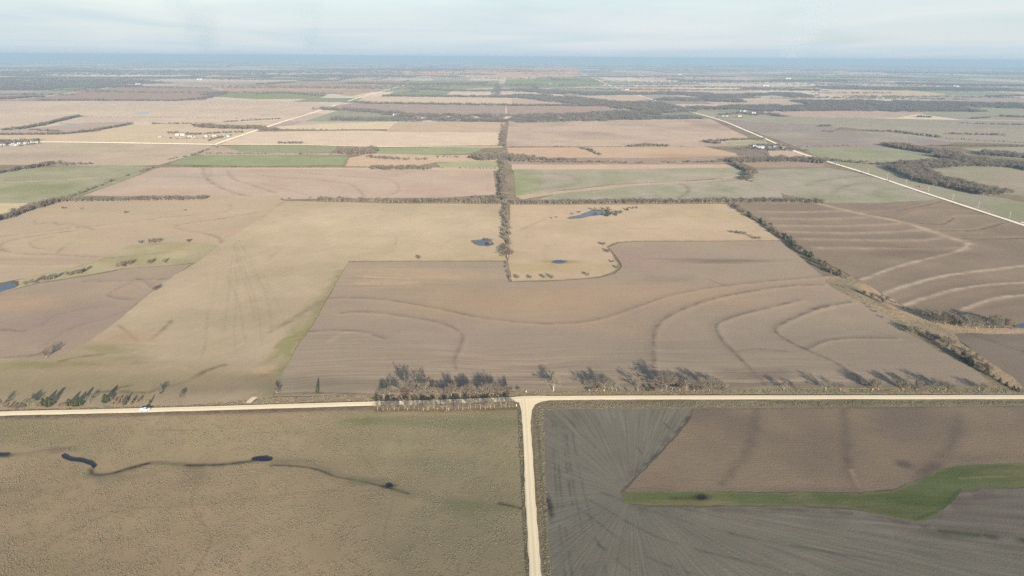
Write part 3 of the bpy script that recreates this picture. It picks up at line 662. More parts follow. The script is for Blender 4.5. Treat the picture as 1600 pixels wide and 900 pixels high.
# foreground south of the road
pr = np.random.default_rng(12)
PATCHES = []
for k in range(46):            # uneven sward: greener, paler and barer patches of every size
    PATCHES.append(('blob', (pr.uniform(-60, 810), pr.uniform(655, 930)), pr.uniform(5, 32), pr.uniform(4, 16), pr.uniform(.2, .5), [(136, 130, 92), (176, 153, 116), (138, 116, 92), (126, 112, 88), (168, 142, 104)][k % 5]))
for pts in ([(0, 690), (120, 680), (260, 672), (420, 676), (560, 668), (800, 672)], [(300, 900), (330, 840), (300, 790), (318, 735)], [(640, 900), (600, 840), (612, 768), (560, 700), (575, 650)], [(60, 860), (180, 800), (300, 790), (470, 770), (600, 765)], [(420, 720), (450, 690), (440, 660)], [(700, 930), (730, 860), (790, 800)]):
    PATCHES.append(('line', pts, .7, .5, (118, 102, 80)))       # cattle trails
LAYER[0] = 2
F('pasture', 'rough tan prairie pasture with creek in the lower left', [(-500, 672), (0, 652), (300, 646), (590, 637), (700, 637), (812, 634), (818, 700), (822, 780), (828, 860), (836, 980), (-700, 980)], 'pasture', (170, 145, 109), dens=1.5, var=((156, 135, 100), 55),
  marks=PATCHES + [('blob', (690, 690), 120, 60, .7, (136, 128, 96)), ('blob', (740, 850), 70, 70, .6, (126, 118, 90)), ('blob', (60, 685), 90, 25, .6, (140, 128, 92)), ('blob', (720, 660), 100, 12, .7, (122, 124, 86)), ('blob', (565, 658), 16, 6, .8, (118, 122, 76)), ('blob', (735, 793), 16, 8, .7, (106, 110, 70)), ('blob', (620, 820), 120, 60, .35, (134, 122, 96)),
         ('blob', (350, 690), 160, 22, .5, (168, 148, 110)), ('blob', (280, 715), 60, 14, .5, (166, 144, 104)), ('blob', (100, 820), 160, 80, .3, (142, 120, 94)), ('blob', (100, 703), 14, 5, .6, (120, 98, 84)), ('line', [(0, 712), (40, 709), (80, 702), (110, 700)], 2.5, .6, (126, 104, 88)), ('blob', (5, 712), 6, 2.5, .9, (84, 74, 66)),
         ('line', [(140, 733), (143, 740), (155, 743), (178, 740), (205, 732), (235, 724), (270, 725), (310, 727), (350, 725), (390, 721), (405, 718)], 3.2, .75, (100, 94, 72)), ('line', [(142, 735), (144, 740), (156, 742), (178, 739), (205, 731), (232, 724)], 1.25, 1, (40, 38, 33)), ('line', [(290, 727), (350, 726), (395, 720)], 1.2, 1, (52, 47, 40)),
         ('line', [(425, 727), (470, 729), (500, 735), (525, 745), (560, 751), (605, 762), (640, 772)], 1.0, 1, (60, 54, 44)), ('line', [(430, 722), (480, 722), (520, 738), (570, 748), (600, 752)], 4, .5, (112, 106, 84)), ('blob', (607, 760), 5, 3, 1, (62, 52, 52)), ('blob', (570, 752), 16, 5, .6, (110, 108, 78)), ('line', [(620, 765), (680, 780), (740, 790), (800, 793)], 5, .5, (114, 112, 80)), ('line', [(780, 787), (814, 794)], 1.2, .9, (72, 66, 54)),
         ('line', [(120, 740), (180, 748), (240, 738)], 5, .4, (122, 116, 90)), ('line', [(0, 655), (300, 648), (590, 639)], 2.2, .6, (128, 110, 90)), ('line', [(590, 641), (700, 641), (810, 638)], 3, .8, (84, 78, 56)), ('line', [(812, 640), (817, 720), (822, 800), (832, 960)], 1.0, .8, (92, 86, 68))])
GL = (70, 68, 62)
fan = []
for k in range(0, 9, 4):
    fan.append(('line', [(885 + 19 * k, 652 + 1 * k), (905 + 19 * k, 672 + k), (930 + 18 * k, 700 + 2 * k) if k < 7 else (925 + 18 * k, 690)], 1.0, .4, GL))
for k in range(0, 12, 3):
    fan.append(('line', [(940 - 6 * k, 770 + 4 * k), (1040 - 2 * k, 806 + 12 * k), (1180 + 8 * k, 842 + 15 * k), (1400 + 10 * k, 880 + 22 * k)], 1.0, .42, GL))
for k in range(0, 8, 2):
    fan.append(('line', [(1060 + 50 * k, 795 + 2 * k), (1200 + 60 * k, 822 + 3 * k), (1400 + 60 * k, 850 + 4 * k), (1650 + 60 * k, 880 + 4 * k)], 1.0, .4, (74, 70, 62) if k % 2 else (114, 104, 92)))
for k in range(8):
    fan.append(('line', [(858 + 5 * k, 655 + 2 * k), (860 + 6 * k, 720), (864 + 8 * k, 800), (872 + 11 * k, 900)], 0.9, .4, GL if k % 3 else (118, 112, 100)))
F('field', 'dark grey harrowed field at the junction in the lower right', [(846, 641), (900, 638), (1082, 638), (1078, 652), (1066, 668), (1050, 686), (1026, 712), (1000, 738), (985, 752), (970, 768), (978, 786), (1010, 792), (1100, 792), (1250, 791), (1345, 799), (1440, 816), (1470, 797), (1500, 771), (1540, 764), (1800, 760), (2100, 980), (868, 980), (856, 860), (850, 760)], 'dark', (123, 116, 101), row=(985, 772, 95), dens=1.5, var=((115, 109, 95), 30),
  marks=fan + [('line', [(850, 643), (960, 643), (1076, 644)], 5, .7, (124, 112, 98)), ('line', [(1078, 650), (1066, 668), (1050, 686), (1026, 712), (1000, 738), (975, 762)], 3.0, .75, (72, 70, 64)), ('line', [(1064, 660), (1030, 695), (990, 735), (965, 755)], 2.2, .5, (112, 106, 96)), ('line', [(852, 660), (855, 720), (857, 780)], 4, .5, (116, 104, 94)),
               ('blob', (859, 793), 2.2, 11, 1, (56, 52, 48)), ('line', [(990, 796), (1100, 797), (1250, 797), (1345, 804), (1440, 822)], 4, .6, (104, 92, 84)), ('line', [(1445, 822), (1480, 800), (1510, 776), (1560, 766)], 6, .6, (102, 88, 82)), ('blob', (1560, 800), 60, 30, .5, (100, 88, 82)), ('blob', (930, 800), 40, 20, .5, (110, 108, 96)),
               ('line', [(1470, 830), (1540, 838), (1650, 850)], 2.5, .7, (66, 66, 54)), ('blob', (1500, 835), 30, 4, .5, (92, 92, 70)), ('blob', (910, 745), 12, 14, .5, (118, 114, 102))])
F('stubble_field', 'brown corn stubble field in the lower right below the road', [(1084, 637), (1200, 635), (1600, 632), (1850, 630), (1850, 726), (1560, 725), (1500, 727), (1466, 734), (1432, 750), (1400, 763), (1350, 769), (1200, 768), (976, 768), (1000, 741), (1028, 714), (1052, 688), (1068, 670), (1080, 652)], 'stubble', (141, 121, 99), row=-1, var=((126, 109, 94), 50),
  marks=[('line', [(1182, 640), (1175, 680), (1165, 710), (1130, 755)], 4.5, .55, (106, 92, 82)), ('line', [(1318, 640), (1322, 700), (1328, 735), (1338, 765)], 4.2, .6, (104, 91, 81)), ('line', [(1497, 645), (1492, 680), (1478, 705), (1445, 735)], 4.5, .55, (107, 93, 83)), ('line', [(1330, 735), (1342, 760)], 1.6, .7, (160, 140, 116)), ('blob', (1345, 758), 40, 10, .4, (140, 118, 100)),
         ('line', [(1084, 638), (1300, 637), (1600, 634)], 1.6, .7, (94, 82, 68)), ('line', [(1430, 747), (1450, 735), (1475, 722)], 3, .6, (98, 82, 74)), ('line', [(985, 764), (1150, 765), (1350, 766)], 2, .5, (112, 96, 84)), ('line', [(1005, 740), (1050, 695), (1075, 660)], 6, .5, (146, 124, 98)), ('blob', (1414, 725), 6, 5, .7, (92, 80, 72)), ('line', [(1470, 716), (1600, 714)], 5, .4, (112, 96, 86)), ('line', [(1200, 752), (1270, 753)], 1.6, .6, (152, 132, 108))])
F('grass_waterway', 'bright green grass waterway curving between the two lower right fields', [(970, 768), (986, 767), (1150, 769), (1350, 770), (1400, 764), (1432, 751), (1466, 734), (1500, 726), (1600, 724), (1850, 722), (1850, 758), (1600, 760), (1530, 763), (1500, 770), (1486, 786), (1470, 798), (1440, 816), (1400, 811), (1345, 798), (1300, 791), (1150, 790), (1000, 789), (978, 786)], 'green', (100, 107, 68), row=2, jit=2.4, dens=1.4, var=((112, 112, 74), 18),
  marks=[('blob', (1420, 780), 45, 14, .7, (78, 92, 52)), ('blob', (1510, 738), 60, 10, .6, (80, 92, 54)), ('line', [(1500, 748), (1550, 745), (1650, 742)], 1.4, .8, (130, 122, 82)), ('blob', (1580, 738), 30, 5, .6, (130, 120, 80)), ('line', [(985, 768), (1150, 770), (1350, 771), (1402, 765), (1434, 751), (1470, 734), (1510, 727), (1620, 725)], 1.1, .4, (140, 128, 92)), ('line', [(1000, 788), (1150, 788), (1300, 790), (1345, 797), (1400, 810), (1440, 815)], 1.1, .4, (136, 124, 88)),
         ('blob', (1098, 778), 7, 4, 1, (52, 46, 44)), ('line', [(1050, 779), (1085, 779)], 2, .7, (74, 74, 52)), ('blob', (1115, 786), 14, 3, .6, (130, 116, 84)), ('line', [(1430, 812), (1470, 796), (1490, 775), (1500, 765)], 1.4, .7, (66, 78, 44)), ('blob', (1060, 785), 40, 3, .5, (128, 120, 78))])
# grass verges along the roads
VG = (158, 141, 110)
F('verge', 'dry grass verge on the north side of the left road', [(-400, 650), (-100, 634), (0, 632), (60, 629), (150, 625), (260, 623), (330, 624), (420, 621), (590, 616), (700, 613), (806, 612), (806, 619), (720, 622), (590, 628), (300, 637), (0, 645), (-400, 657)], 'brush', (160, 138, 108), jit=1.2,
  marks=[('blob', (210, 620), 45, 14, .7, (160, 128, 104)), ('blob', (30, 632), 40, 10, .6, (146, 120, 100)), ('line', [(0, 642), (300, 634), (590, 625)], 1.3, .7, (118, 104, 80)), ('line', [(420, 620), (590, 618)], 1.2, .6, (110, 102, 82))])
F('verge', 'dry grass verge on the north side of the right road', [(800, 612), (900, 610), (1100, 608), (1300, 607), (1553, 606), (1600, 608), (1900, 612), (1900, 616), (1600, 616), (1200, 616.5), (860, 617.5), (806, 619)], 'brush', (164, 144, 108), jit=.8, marks=[('line', [(800, 617), (1200, 616), (1600, 615)], 1.0, .7, (112, 100, 72)), ('line', [(880, 609), (1000, 608), (1130, 607)], 2, .6, (130, 108, 86)), ('line', [(1140, 610), (1300, 609), (1520, 608)], 2.5, .5, (150, 140, 90))])
F('verge', 'weedy ditch on the south side of the right road', [(832, 640), (840, 631), (860, 627.5), (1200, 626.5), (1900, 625), (1900, 632), (1600, 634), (1084, 639), (900, 640), (850, 642), (852, 760), (858, 860), (870, 980), (856, 980), (846, 860), (838, 760)], 'brush', (134, 120, 95), jit=.6, marks=[('line', [(850, 632), (1000, 630), (1080, 629.5), (1600, 628)], 1.3, .8, (92, 84, 66)), ('line', [(840, 650), (847, 760), (853, 860)], 1.0, .6, (80, 82, 58)), ('line', [(845, 645), (851, 760), (860, 900)], .8, .5, (150, 138, 112)), ('line', [(1090, 629), (1200, 628.5)], 1.5, .6, (176, 150, 128))])
F('verge', 'narrow grass verge between pasture and junction road', [(808, 634), (816, 628), (821, 640), (828, 760), (836, 880), (842, 980), (826, 980), (820, 880), (814, 760)], 'brush', (132, 120, 90), jit=.5, marks=[('line', [(814, 640), (820, 760), (832, 960)], .9, .7, (98, 90, 66)), ('line', [(810, 640), (815, 760), (826, 960)], .8, .8, (72, 68, 50))])
F('verge', 'narrow worn grass strip south of the left road', [(-400, 672), (0, 650), (300, 642), (590, 634), (800, 630), (808, 633), (590, 640), (300, 648), (0, 656), (-400, 680)], 'brush', (140, 122, 96), jit=.6, marks=[('line', [(-400, 669), (0, 652), (300, 644.5), (590, 636)], 1.3, .85, (104, 86, 72))])


# ------------------------------------------------------------------ roads
def road(name, label, pix, width, rgb, z, kind='gravel', edge=None):
    wl = smooth_line([P(*q) for q in pix], 8)
    a = np.array(wl)
    t = np.gradient(a, axis=0); t /= np.linalg.norm(t, axis=1)[:, None]
    nrm = np.c_[-t[:, 1], t[:, 0]]
    offs = np.array([-.5, -.44, -.30, -.20, -.07, .07, .20, .30, .44, .5]) * width
    prof = np.array([-.15, .03, .06, .07, .09, .09, .07, .06, .03, -.15])
    tone = np.array([.74, .88, 1.02, 1.05, .91, .91, 1.05, 1.02, .88, .74])
    rows = []; cols = []; uvs = []
    s = np.r_[0, np.cumsum(np.linalg.norm(np.diff(a, axis=0), axis=1))]
    for i, q in enumerate(a):
        for k, o in enumerate(offs):
            oo = o
            if k in (0, 9): oo = o * (1 + .22 * (vnoise(np.array([s[i] / 6.0]), np.array([k * 7.0]))[0] - .3))
            rows.append((q[0] + nrm[i, 0] * oo, q[1] + nrm[i, 1] * oo, z + prof[k]))
            cols.append(alb(rgb, np.hypot(*q)) * tone[k]); uvs.append((s[i], o))
    n = len(offs)
    f = [(i * n + k, (i + 1) * n + k, (i + 1) * n + k + 1, i * n + k + 1) for i in range(len(a) - 1) for k in range(n - 1)]
    f = [q[::-1] for q in f]
    c = a.mean(0)
    rows = np.array(rows); rows[:, :2] -= c
    o = mesh_obj(name, rows, f, GM[kind], loc=(c[0], c[1], 0))
    me = o.data
    ca = me.color_attributes.new('Col', 'FLOAT_COLOR', 'POINT')
    cc = np.c_[np.clip(np.array(cols), 0, .8), np.ones(len(cols))]
    ca.data.foreach_set('color', cc.ravel().astype(np.float32))
    uv = me.uv_layers.new(name='rows')
    li = np.zeros(len(me.loops), np.int32); me.loops.foreach_get('vertex_index', li)
    uv.data.foreach_set('uv', np.array(uvs)[li].ravel().astype(np.float32))
    tag(o, label, kind='structure')
    return o


RC = (219, 201, 166)
road('gravel_road', 'pale gravel road crossing the view below the big ploughed field', [(-300, 658), (0, 647), (150, 643.5), (300, 639.5), (450, 635), (590, 631), (700, 628), (806, 624), (860, 622.5), (1000, 621.8), (1200, 621.6), (1600, 621), (1900, 621)], 6.6, RC, .62)
road('gravel_road', 'pale gravel road running straight towards the viewer from the junction', [(819, 622), (820.5, 632), (822, 660), (825.5, 720), (828.5, 780), (832.5, 840), (836, 900), (841, 980)], 5.9, RC, .60)
F('road_junction', 'flared gravel corner where the two pale roads meet', [(803, 621), (820, 619.5), (850, 619), (864, 621), (866, 625), (846, 628.5), (836, 633), (831, 642), (829, 660), (815.5, 660), (814, 640), (811, 630), (803, 628)], 'gravel', RC, jit=.3)
bpy.data.objects['road_junction'].location.z = .585
road('gravel_road', 'white straight road running up the right side past the utility poles', [(1900, 452), (1600, 352.5), (1440, 300), (1340, 267), (1240, 236), (1180, 210), (1120, 186), (1060, 170)], 9.0, (226, 214, 196), .75)
road('gravel_road', 'thin pale road fading into the far woods right of centre', [(1060, 169), (1020, 156), (980, 143), (945, 130), (925, 121), (903, 112)], 11, (222, 208, 194), .9)
road('gravel_road', 'white road running up the left side past the farmyard', [(338, 225), (370, 214), (440, 191), (490, 176), (525, 164.5)], 9.0, (232, 216, 190), .75)
road('gravel_road', 'far left end of the white road by the distant woods', [(540, 160), (560, 153), (610, 139), (640, 131)], 11, (222, 206, 190), .9)
road('gravel_road', 'white road crossing the left side beyond the stubble field', [(-300, 220), (60, 222), (200, 223.5), (340, 226)], 15.0, (240, 224, 198), .74)
road('gravel_road', 'faint pale road continuing behind the long pink field', [(342, 226), (480, 226.5), (600, 229.3), (786, 230)], 10.0, (226, 206, 178), .74)
road('gravel_road', 'pale road on the far left skirting the blue woods', [(10, 157), (40, 154), (70, 150.5), (120, 144), (200, 133.5), (250, 128), (290, 124)], 12, (218, 204, 192), .9)
road('gravel_road', 'short side road joining the white road on the right', [(1594, 348), (1640, 349), (1800, 352)], 6.0, (226, 214, 196), .74)
road('field_track', 'short pale field entrance beside the left road', [(388, 631), (391, 627), (398, 621)], 4.0, (206, 186, 152), .58)

# ------------------------------------------------------------------ tree shapes
class MB:
    def __init__(s): s.v = []; s.f = []; s.m = []
    def tube(s, pts, rad, n=4, m=0):
        base = len(s.v)
        pts = [np.array(p, float) for p in pts]
        for i, p in enumerate(pts):
            d = pts[min(i + 1, len(pts) - 1)] - pts[max(i - 1, 0)]
            d = d / (np.linalg.norm(d) + 1e-9)
            u = np.cross(d, [0.3, 0.9, 0.1]); u /= np.linalg.norm(u) + 1e-9
            w = np.cross(d, u)
            for k in range(n):
                a = 2 * math.pi * k / n
                s.v.append(p + rad[i] * (u * math.cos(a) + w * math.sin(a)))
        for i in range(len(pts) - 1):
            for k in range(n):
                a = base + i * n + k; b = base + i * n + (k + 1) % n
                s.f.append((a, b, b + n, a + n)); s.m.append(m)
    def twig(s, p, d, L, w, m=0, r=None):
        p = np.array(p, float); d = np.array(d, float); d /= np.linalg.norm(d) + 1e-9
        u = np.cross(d, (r or R).normal(size=3)); u /= np.linalg.norm(u) + 1e-9
        b = len(s.v)
        s.v += [p - u * w, p + u * w, p + d * L]
        s.f.append((b, b + 1, b + 2)); s.m.append(m)
    def box(s, x0, x1, y0, y1, z0, z1, m=0):
        b = len(s.v)
        s.v += [np.array((x, y, z), float) for z in (z0, z1) for y in (y0, y1) for x in (x0, x1)]
        for q in [(0, 2, 3, 1), (4, 5, 7, 6), (0, 1, 5, 4), (2, 6, 7, 3), (0, 4, 6, 2), (1, 3, 7, 5)]:
            s.f.append(tuple(b + i for i in q)); s.m.append(m)
    def poly(s, pts, m=0):
        b = len(s.v); s.v += [np.array(p, float) for p in pts]
        s.f.append(tuple(range(b, b + len(pts)))); s.m.append(m)
    def prism(s, prof, y0, y1, m=0):
        """profile in x-z pulled along y"""
        n = len(prof); b = len(s.v)
        s.v += [np.array((x, y0, z), float) for x, z in prof] + [np.array((x, y1, z), float) for x, z in prof]
        s.f.append(tuple(b + i for i in range(n))); s.m.append(m)
        s.f.append(tuple(b + n + i for i in reversed(range(n)))); s.m.append(m)
        for i in range(n):
            j = (i + 1) % n
            s.f.append((b + j, b + i, b + n + i, b + n + j)); s.m.append(m)
    def mesh(s, name, mats):
        me = bpy.data.meshes.new(name)
        me.from_pydata([tuple(v) for v in s.v], [], s.f)
        for k in mats: me.materials.append(k)
        me.polygons.foreach_set('material_index', s.m); me.update()
        return me


R = np.random.default_rng(3)


def unit(v): return v / (np.linalg.norm(v) + 1e-9)


def bare_tree(seed, h=10.0, spread=0.42, dense=1.0, twigmat=None, multi=1):
    """trunk with main limbs, and a crown of branches and twigs, as two meshes"""
    global R
    R = np.random.default_rng(seed)
    T = MB(); K = MB()
    for s in range(multi):
        lean = R.normal(size=2) * (0.05 if multi == 1 else 0.22)
        th = h * R.uniform(.30, .42)
        pts = [np.array([R.normal() * .3 * (multi > 1), R.normal() * .3 * (multi > 1), -.3])]
        for k in range(1, 5):
            pts.append(np.array([lean[0] * th * k / 4 + R.normal() * .12, lean[1] * th * k / 4 + R.normal() * .12, th * k / 4]))
        r0 = h * .022 / math.sqrt(multi) + .04
        T.tube(pts, np.linspace(r0 * 1.25, r0 * .8, 5), 6)
        nl = R.integers(5, 8) if multi == 1 else R.integers(3, 5)
        for i in range(nl):
            a = 2 * math.pi * (i + R.uniform(-.3, .3)) / nl
            st = pts[R.integers(2, 5)] if i else pts[-1]
            up = R.uniform(.38, .86) if i else 0.95
            d = unit(np.array([math.cos(a) * (1 - up) * 2.2, math.sin(a) * (1 - up) * 2.2, up]))
            L = (h - st[2]) * R.uniform(.7, .98)
            lp = [st]
            for k in range(1, 6):
                d = unit(d + R.normal(size=3) * .16 + np.array([math.cos(a), math.sin(a), 0.1]) * spread * .16)
                lp.append(lp[-1] + d * L / 5)
            T.tube(lp[:4], np.linspace(r0 * .55, r0 * .25, 4), 4)
            K.tube(lp[3:], np.linspace(r0 * .25, r0 * .08, 3), 3)
            for k in range(1, 6):
                for q in range(int(3 * dense) + (R.random() < (3 * dense) % 1)):
                    b = lp[k] + (lp[k] - lp[k - 1]) * R.uniform(-.8, 0)
                    bd = unit(R.normal(size=3) * [1, 1, .7] + np.array([math.cos(a), math.sin(a), .55]) * .9)
                    BL = h * R.uniform(.09, .2)
                    m1 = b + bd * BL * .5 + R.normal(size=3) * .1
                    e = m1 + unit(bd + R.normal(size=3) * .35) * BL * .5
                    K.tube([b, m1, e], [r0 * .13 + .015, r0 * .09 + .01, .012], 3)
                    for z in range(12):
                        t = R.uniform(.2, 1.05)
                        s0 = b + (m1 - b) * t * 2 if t < .5 else m1 + (e - m1) * (t - .5) * 2
                        K.twig(s0, bd * .8 + R.normal(size=3) * .8 + [0, 0, .25], h * R.uniform(.05, .12), R.uniform(.04, .075))
    lob = [(R.normal() * .13 * h, R.normal() * .13 * h, h * R.uniform(.5, .8), h * R.uniform(.13, .22)) for _ in range(7)]
    for i in range(900):             # fine outer twigs filling the rounded, lobed crown
        cx, cy, cz, cr = lob[i % 7]
        d = R.normal(size=3); d = unit(d) * cr * R.random() ** .45
        p = np.array((cx, cy, cz)) + d
        if p[2] < h * .28: continue
        K.twig(p, d * .8 / cr + R.normal(size=3) * .6 + [0, 0, .3], h * R.uniform(.05, .1), R.uniform(.03, .055))
    return T.mesh('trunk', [M_BARK]), K.mesh('crown', [twigmat or M_TWIG])


def shrub(seed, h=3.0, w=3.0, n=420, mat=None):
    global R
    R = np.random.default_rng(seed); K = MB()
    for i in range(9):
        d = unit(np.array([R.normal() * .5 * w / h, R.normal() * .5 * w / h, 1]))
        L = h * R.uniform(.6, .95)
        K.tube([np.zeros(3) - [0, 0, .1], d * L * .5 + R.normal(size=3) * .15, d * L], [.06, .045, .02], 3)
    for i in range(n):
        a = R.uniform(0, 2 * math.pi); rr = math.sqrt(R.random()); z = R.uniform(.12, 1) ** .8
        lump = .75 + .35 * math.sin(3 * a + seed) * math.sin(2.2 * z * 3 + seed)
        rad = w / 2 * rr * math.sqrt(max(0, 1 - (z - .45) ** 2 * 2.6)) * lump
        p = np.array([math.cos(a) * rad, math.sin(a) * rad, z * h * .9])
        K.twig(p, np.array([math.cos(a), math.sin(a), 1.2]) * .6 + R.normal(size=3) * .6, h * R.uniform(.14, .3), R.uniform(.03, .06))
    return K.mesh('shrub', [mat or M_RED])


def cedar(seed, h=7.0, w=4.0, n=1300):
    global R
    R = np.random.default_rng(seed); T = MB(); K = MB()
    T.tube([(0, 0, -.2), (0.05, 0, h * .4), (0, .05, h * .9)], [.16, .11, .03], 5)
    for i in range(n):
        z = R.random() ** 1.25
        a = R.uniform(0, 2 * math.pi)
        prof = (1 - z) ** .72 * (0.55 + .45 * min(1, z * 7)) * (1 + .22 * math.sin(5 * a + 9 * z + seed) + .14 * math.sin(13 * z * 3 + 2 * a))
        rr = w / 2 * prof * R.uniform(.45, 1.0) ** .6
        p = np.array([math.cos(a) * rr, math.sin(a) * rr, .25 + z * (h - .5)])
        d = np.array([math.cos(a), math.sin(a), .5]) + R.normal(size=3) * .5
        K.twig(p, d, R.uniform(.35, .75), R.uniform(.10, .2))
    return T.mesh('trunk', [M_BARK]), K.mesh('crown', [M_CEDAR])


def joined(name, *mes):
    """several meshes as one, for the masses"""
    v = []; f = []; mi = []; mats = []
    for me in mes:
        b = len(v); v += [tuple(q.co) for q in me.vertices]
        k = len(mats); mats += list(me.materials)
        for p in me.polygons:
            f.append(tuple(b + i for i in p.vertices)); mi.append(k)
    o = bpy.data.meshes.new(name); o.from_pydata(v, [], f)
    for q in mats: o.materials.append(q)
    o.polygons.foreach_set('material_index', mi); o.update()
    return o


def canopy(seed, n=760):
    """a patch of far wood, about 34 m across, 10 m tall"""
    global R
    R = np.random.default_rng(seed); K = MB()
    tops = [(R.uniform(-15, 15), R.uniform(-13, 13), R.uniform(2.6, 5.2), R.uniform(7, 11.5)) for _ in range(16)]
    for i in range(n):
        x, y, r, h = tops[R.integers(0, len(tops))]
        a = R.uniform(0, 6.283); z = R.random()
        rad = r * math.sqrt(R.random()) * math.sqrt(max(0.05, 1 - (z - .45) ** 2 * 2.8))
        K.twig((x + math.cos(a) * rad, y + math.sin(a) * rad, .6 + z * (h - 1)), R.normal(size=3) + [0, 0, 1.2], R.uniform(1.3, 2.6), R.uniform(.2, .42))
    return K.mesh('canopy', [M_FARW])


TREES = [bare_tree(s, 10, sp, dn) for s, sp, dn in [(1, .45, 1.0), (2, .6, 1.1), (3, .3, .9), (4, .5, 1.2), (5, .7, 1.0), (6, .4, 1.0)]]
HEDGE = [bare_tree(s, 9, .55, 1.5, multi=3) for s in (21, 22, 23, 24)]
CEDARS = [cedar(31, 7, 4.0), cedar(32, 6.5, 4.4), cedar(33, 7.5, 3.2)]
SHRUBS = [shrub(41), shrub(42, 2.6, 3.6), shrub(43, 3.4, 2.8)]
SHRUBG = [shrub(44, 3, 3.2, 420, M_TWIG), shrub(45, 2.8, 3.8, 480, M_TWIG)]
NEV = {}


def tree(kind, px, py, h, label, group=None, lean=None, xy=None, w=1.0):
    """one tree standing at its own place: an Empty with trunk and crown"""
    x, y = xy or P(px, py)
    if kind == 'shrub' or kind == 'grey_shrub':
        pool = SHRUBS if kind == 'shrub' else SHRUBG
        me = pool[random.randrange(len(pool))]
        o = bpy.data.objects.new('shrub', me); C.objects.link(o)
        k = h / 3.0
        o.location = (x, y, .25); o.scale = (k * w, k * w, k); o.rotation_euler = (0, 0, random.uniform(0, 6.28))
        return tag(o, label, 'shrub', group)
    if kind == 'cedar_tree': t, c = CEDARS[random.randrange(3)]; k = h / 7.0; w *= 1.3
    elif kind == 'hedge_tree': t, c = HEDGE[random.randrange(4)]; k = h / 9.0
    else: t, c = TREES[random.randrange(6)]; k = h / 10.0
    e = empty(kind, (x, y, .22), random.uniform(0, 6.28))
    e.scale = (k * w, k * w, k * random.uniform(.95, 1.05))
    if lean: e.rotation_euler = (lean[0], lean[1], random.uniform(0, 6.28))
    tag(e, label, 'tree', group)
    for nm, me in (('trunk', t), ('crown', c)):
        o = bpy.data.objects.new(nm, me); C.objects.link(o); o.parent = e
    return e


def along(pix, step, jit=0.0, width=0.0):
    wl = [np.array(P(*q)) for q in pix]
    o = []
    for a, b in zip(wl[:-1], wl[1:]):
        L = np.linalg.norm(b - a); n = max(1, int(L / step)); d = (b - a) / L; nn = np.array([-d[1], d[0]])
        for k in range(n):
            q = a + d * (k + .5 + random.uniform(-.45, .45)) * L / n + nn * random.uniform(-width / 2, width / 2)
            o.append((float(q[0]), float(q[1])))
    return o


# ------------------------------------------------------------------ trees of the near road, left to right
G1 = 'bare hedge trees of the double row hiding the road'
for q in along([(588, 640), (650, 640), (720, 640), (804, 636)], 3.0, width=3.5):
    tree(random.choice(['bare_tree', 'hedge_tree', 'bare_tree']), 0, 0, random.uniform(6.0, 9.0), 'bare tree in the ' + ('left half' if q[0] < P(697, 640)[0] else 'right half') + ' of the front row, between road and near pasture', G1, xy=q, w=.72)
G2 = 'bare hedge trees behind the road'
for q in along([(592, 622), (650, 622), (720, 619), (800, 617)], 3.2, width=5):
    tree(random.choice(['bare_tree', 'hedge_tree']), 0, 0, random.uniform(6.5, 10.5), 'bare tree in the ' + ('left half' if q[0] < P(697, 620)[0] else 'right half') + ' of the back row, between road and ploughed field', G2, xy=q, w=.85)
for px, h in ((631, 15.5), (640, 14), (664, 13), (706, 11.5), (735, 11), (760, 11.5), (776, 11)):
    tree('bare_tree', px, 619, h, {631: 'tallest bare tree of the grove, its crown high above the road', 640: 'tall pale bare tree just right of the tallest one in the grove', 664: 'tall bare tree in the left half of the grove throwing a rounded shadow',
         706: 'taller bare tree in the middle of the grove behind the road', 735: 'taller bare tree right of the middle of the grove', 760: 'bare tree with a pale trunk near the right end of the grove', 776: 'last taller bare tree at the right end of the grove'}[px], 'taller trees of the grove')
tree('cedar_tree', 69, 634, 6.6, 'dark green cedar, left half of the big pair by the left road')
tree('cedar_tree', 77, 635, 7.6, 'big dark cedar, the largest by the left road, casting a broad blue shadow', w=1.15)
tree('cedar_tree', 109, 634, 5.8, 'rounded cedar at the left of the cedar trio by the left road', w=1.1)
tree('cedar_tree', 118, 635, 5.8, 'middle cedar of the trio by the left road', w=1.2)
tree('cedar_tree', 125, 634, 7.2, 'pointed cedar at the right of the trio by the left road', w=1.1)
tree('cedar_tree', 166, 629, 7.6, 'olive cedar alone just left of the russet brush beside the road')
tree('cedar_tree', 195, 633, 4.6, 'small yellowish cedar standing in the russet brush near the pickup', w=.8)
tree('cedar_tree', 235, 630.5, 3.2, 'little cedar in the verge just beyond the white pickup', w=.9)
tree('cedar_tree', 496, 614, 6.2, 'lone dark upright cedar at the edge of the ploughed field', w=.75)
tree('bare_tree', 139, 631, 6.5, 'slim bare tree right of the cedar trio with a dark slanted shadow', w=.8)
tree('hedge_tree', 44, 634, 7, 'bare bushy tree in the weeds at the far left of the road', w=.9)
tree('bare_tree', 3, 635, 7, 'bare tree at the left edge of the view beside the road')
tree('bare_tree', 52, 633, 6, 'thin bare tree left of the two big cedars')
tree('bare_tree', 250, 618, 7, 'bare tree right of the russet brush, behind the pickup', w=1.1)
tree('grey_shrub', 283, 622, 4.5, 'round bare bush beyond the road right of the pickup')
tree('hedge_tree', 433, 615, 6, 'bare bush at the left corner of the ploughed field', w=.9)
for px, py in [(8, 637), (14, 639), (20, 639), (26, 640), (33, 638), (39, 637), (57, 636), (63, 637), (92, 636), (98, 635), (103, 635)]:
    tree('shrub' if random.random() < .7 else 'grey_shrub', px, py, random.uniform(2, 3.4), 'low russet bush in the weeds along the left road', 'low bushes along the left road')
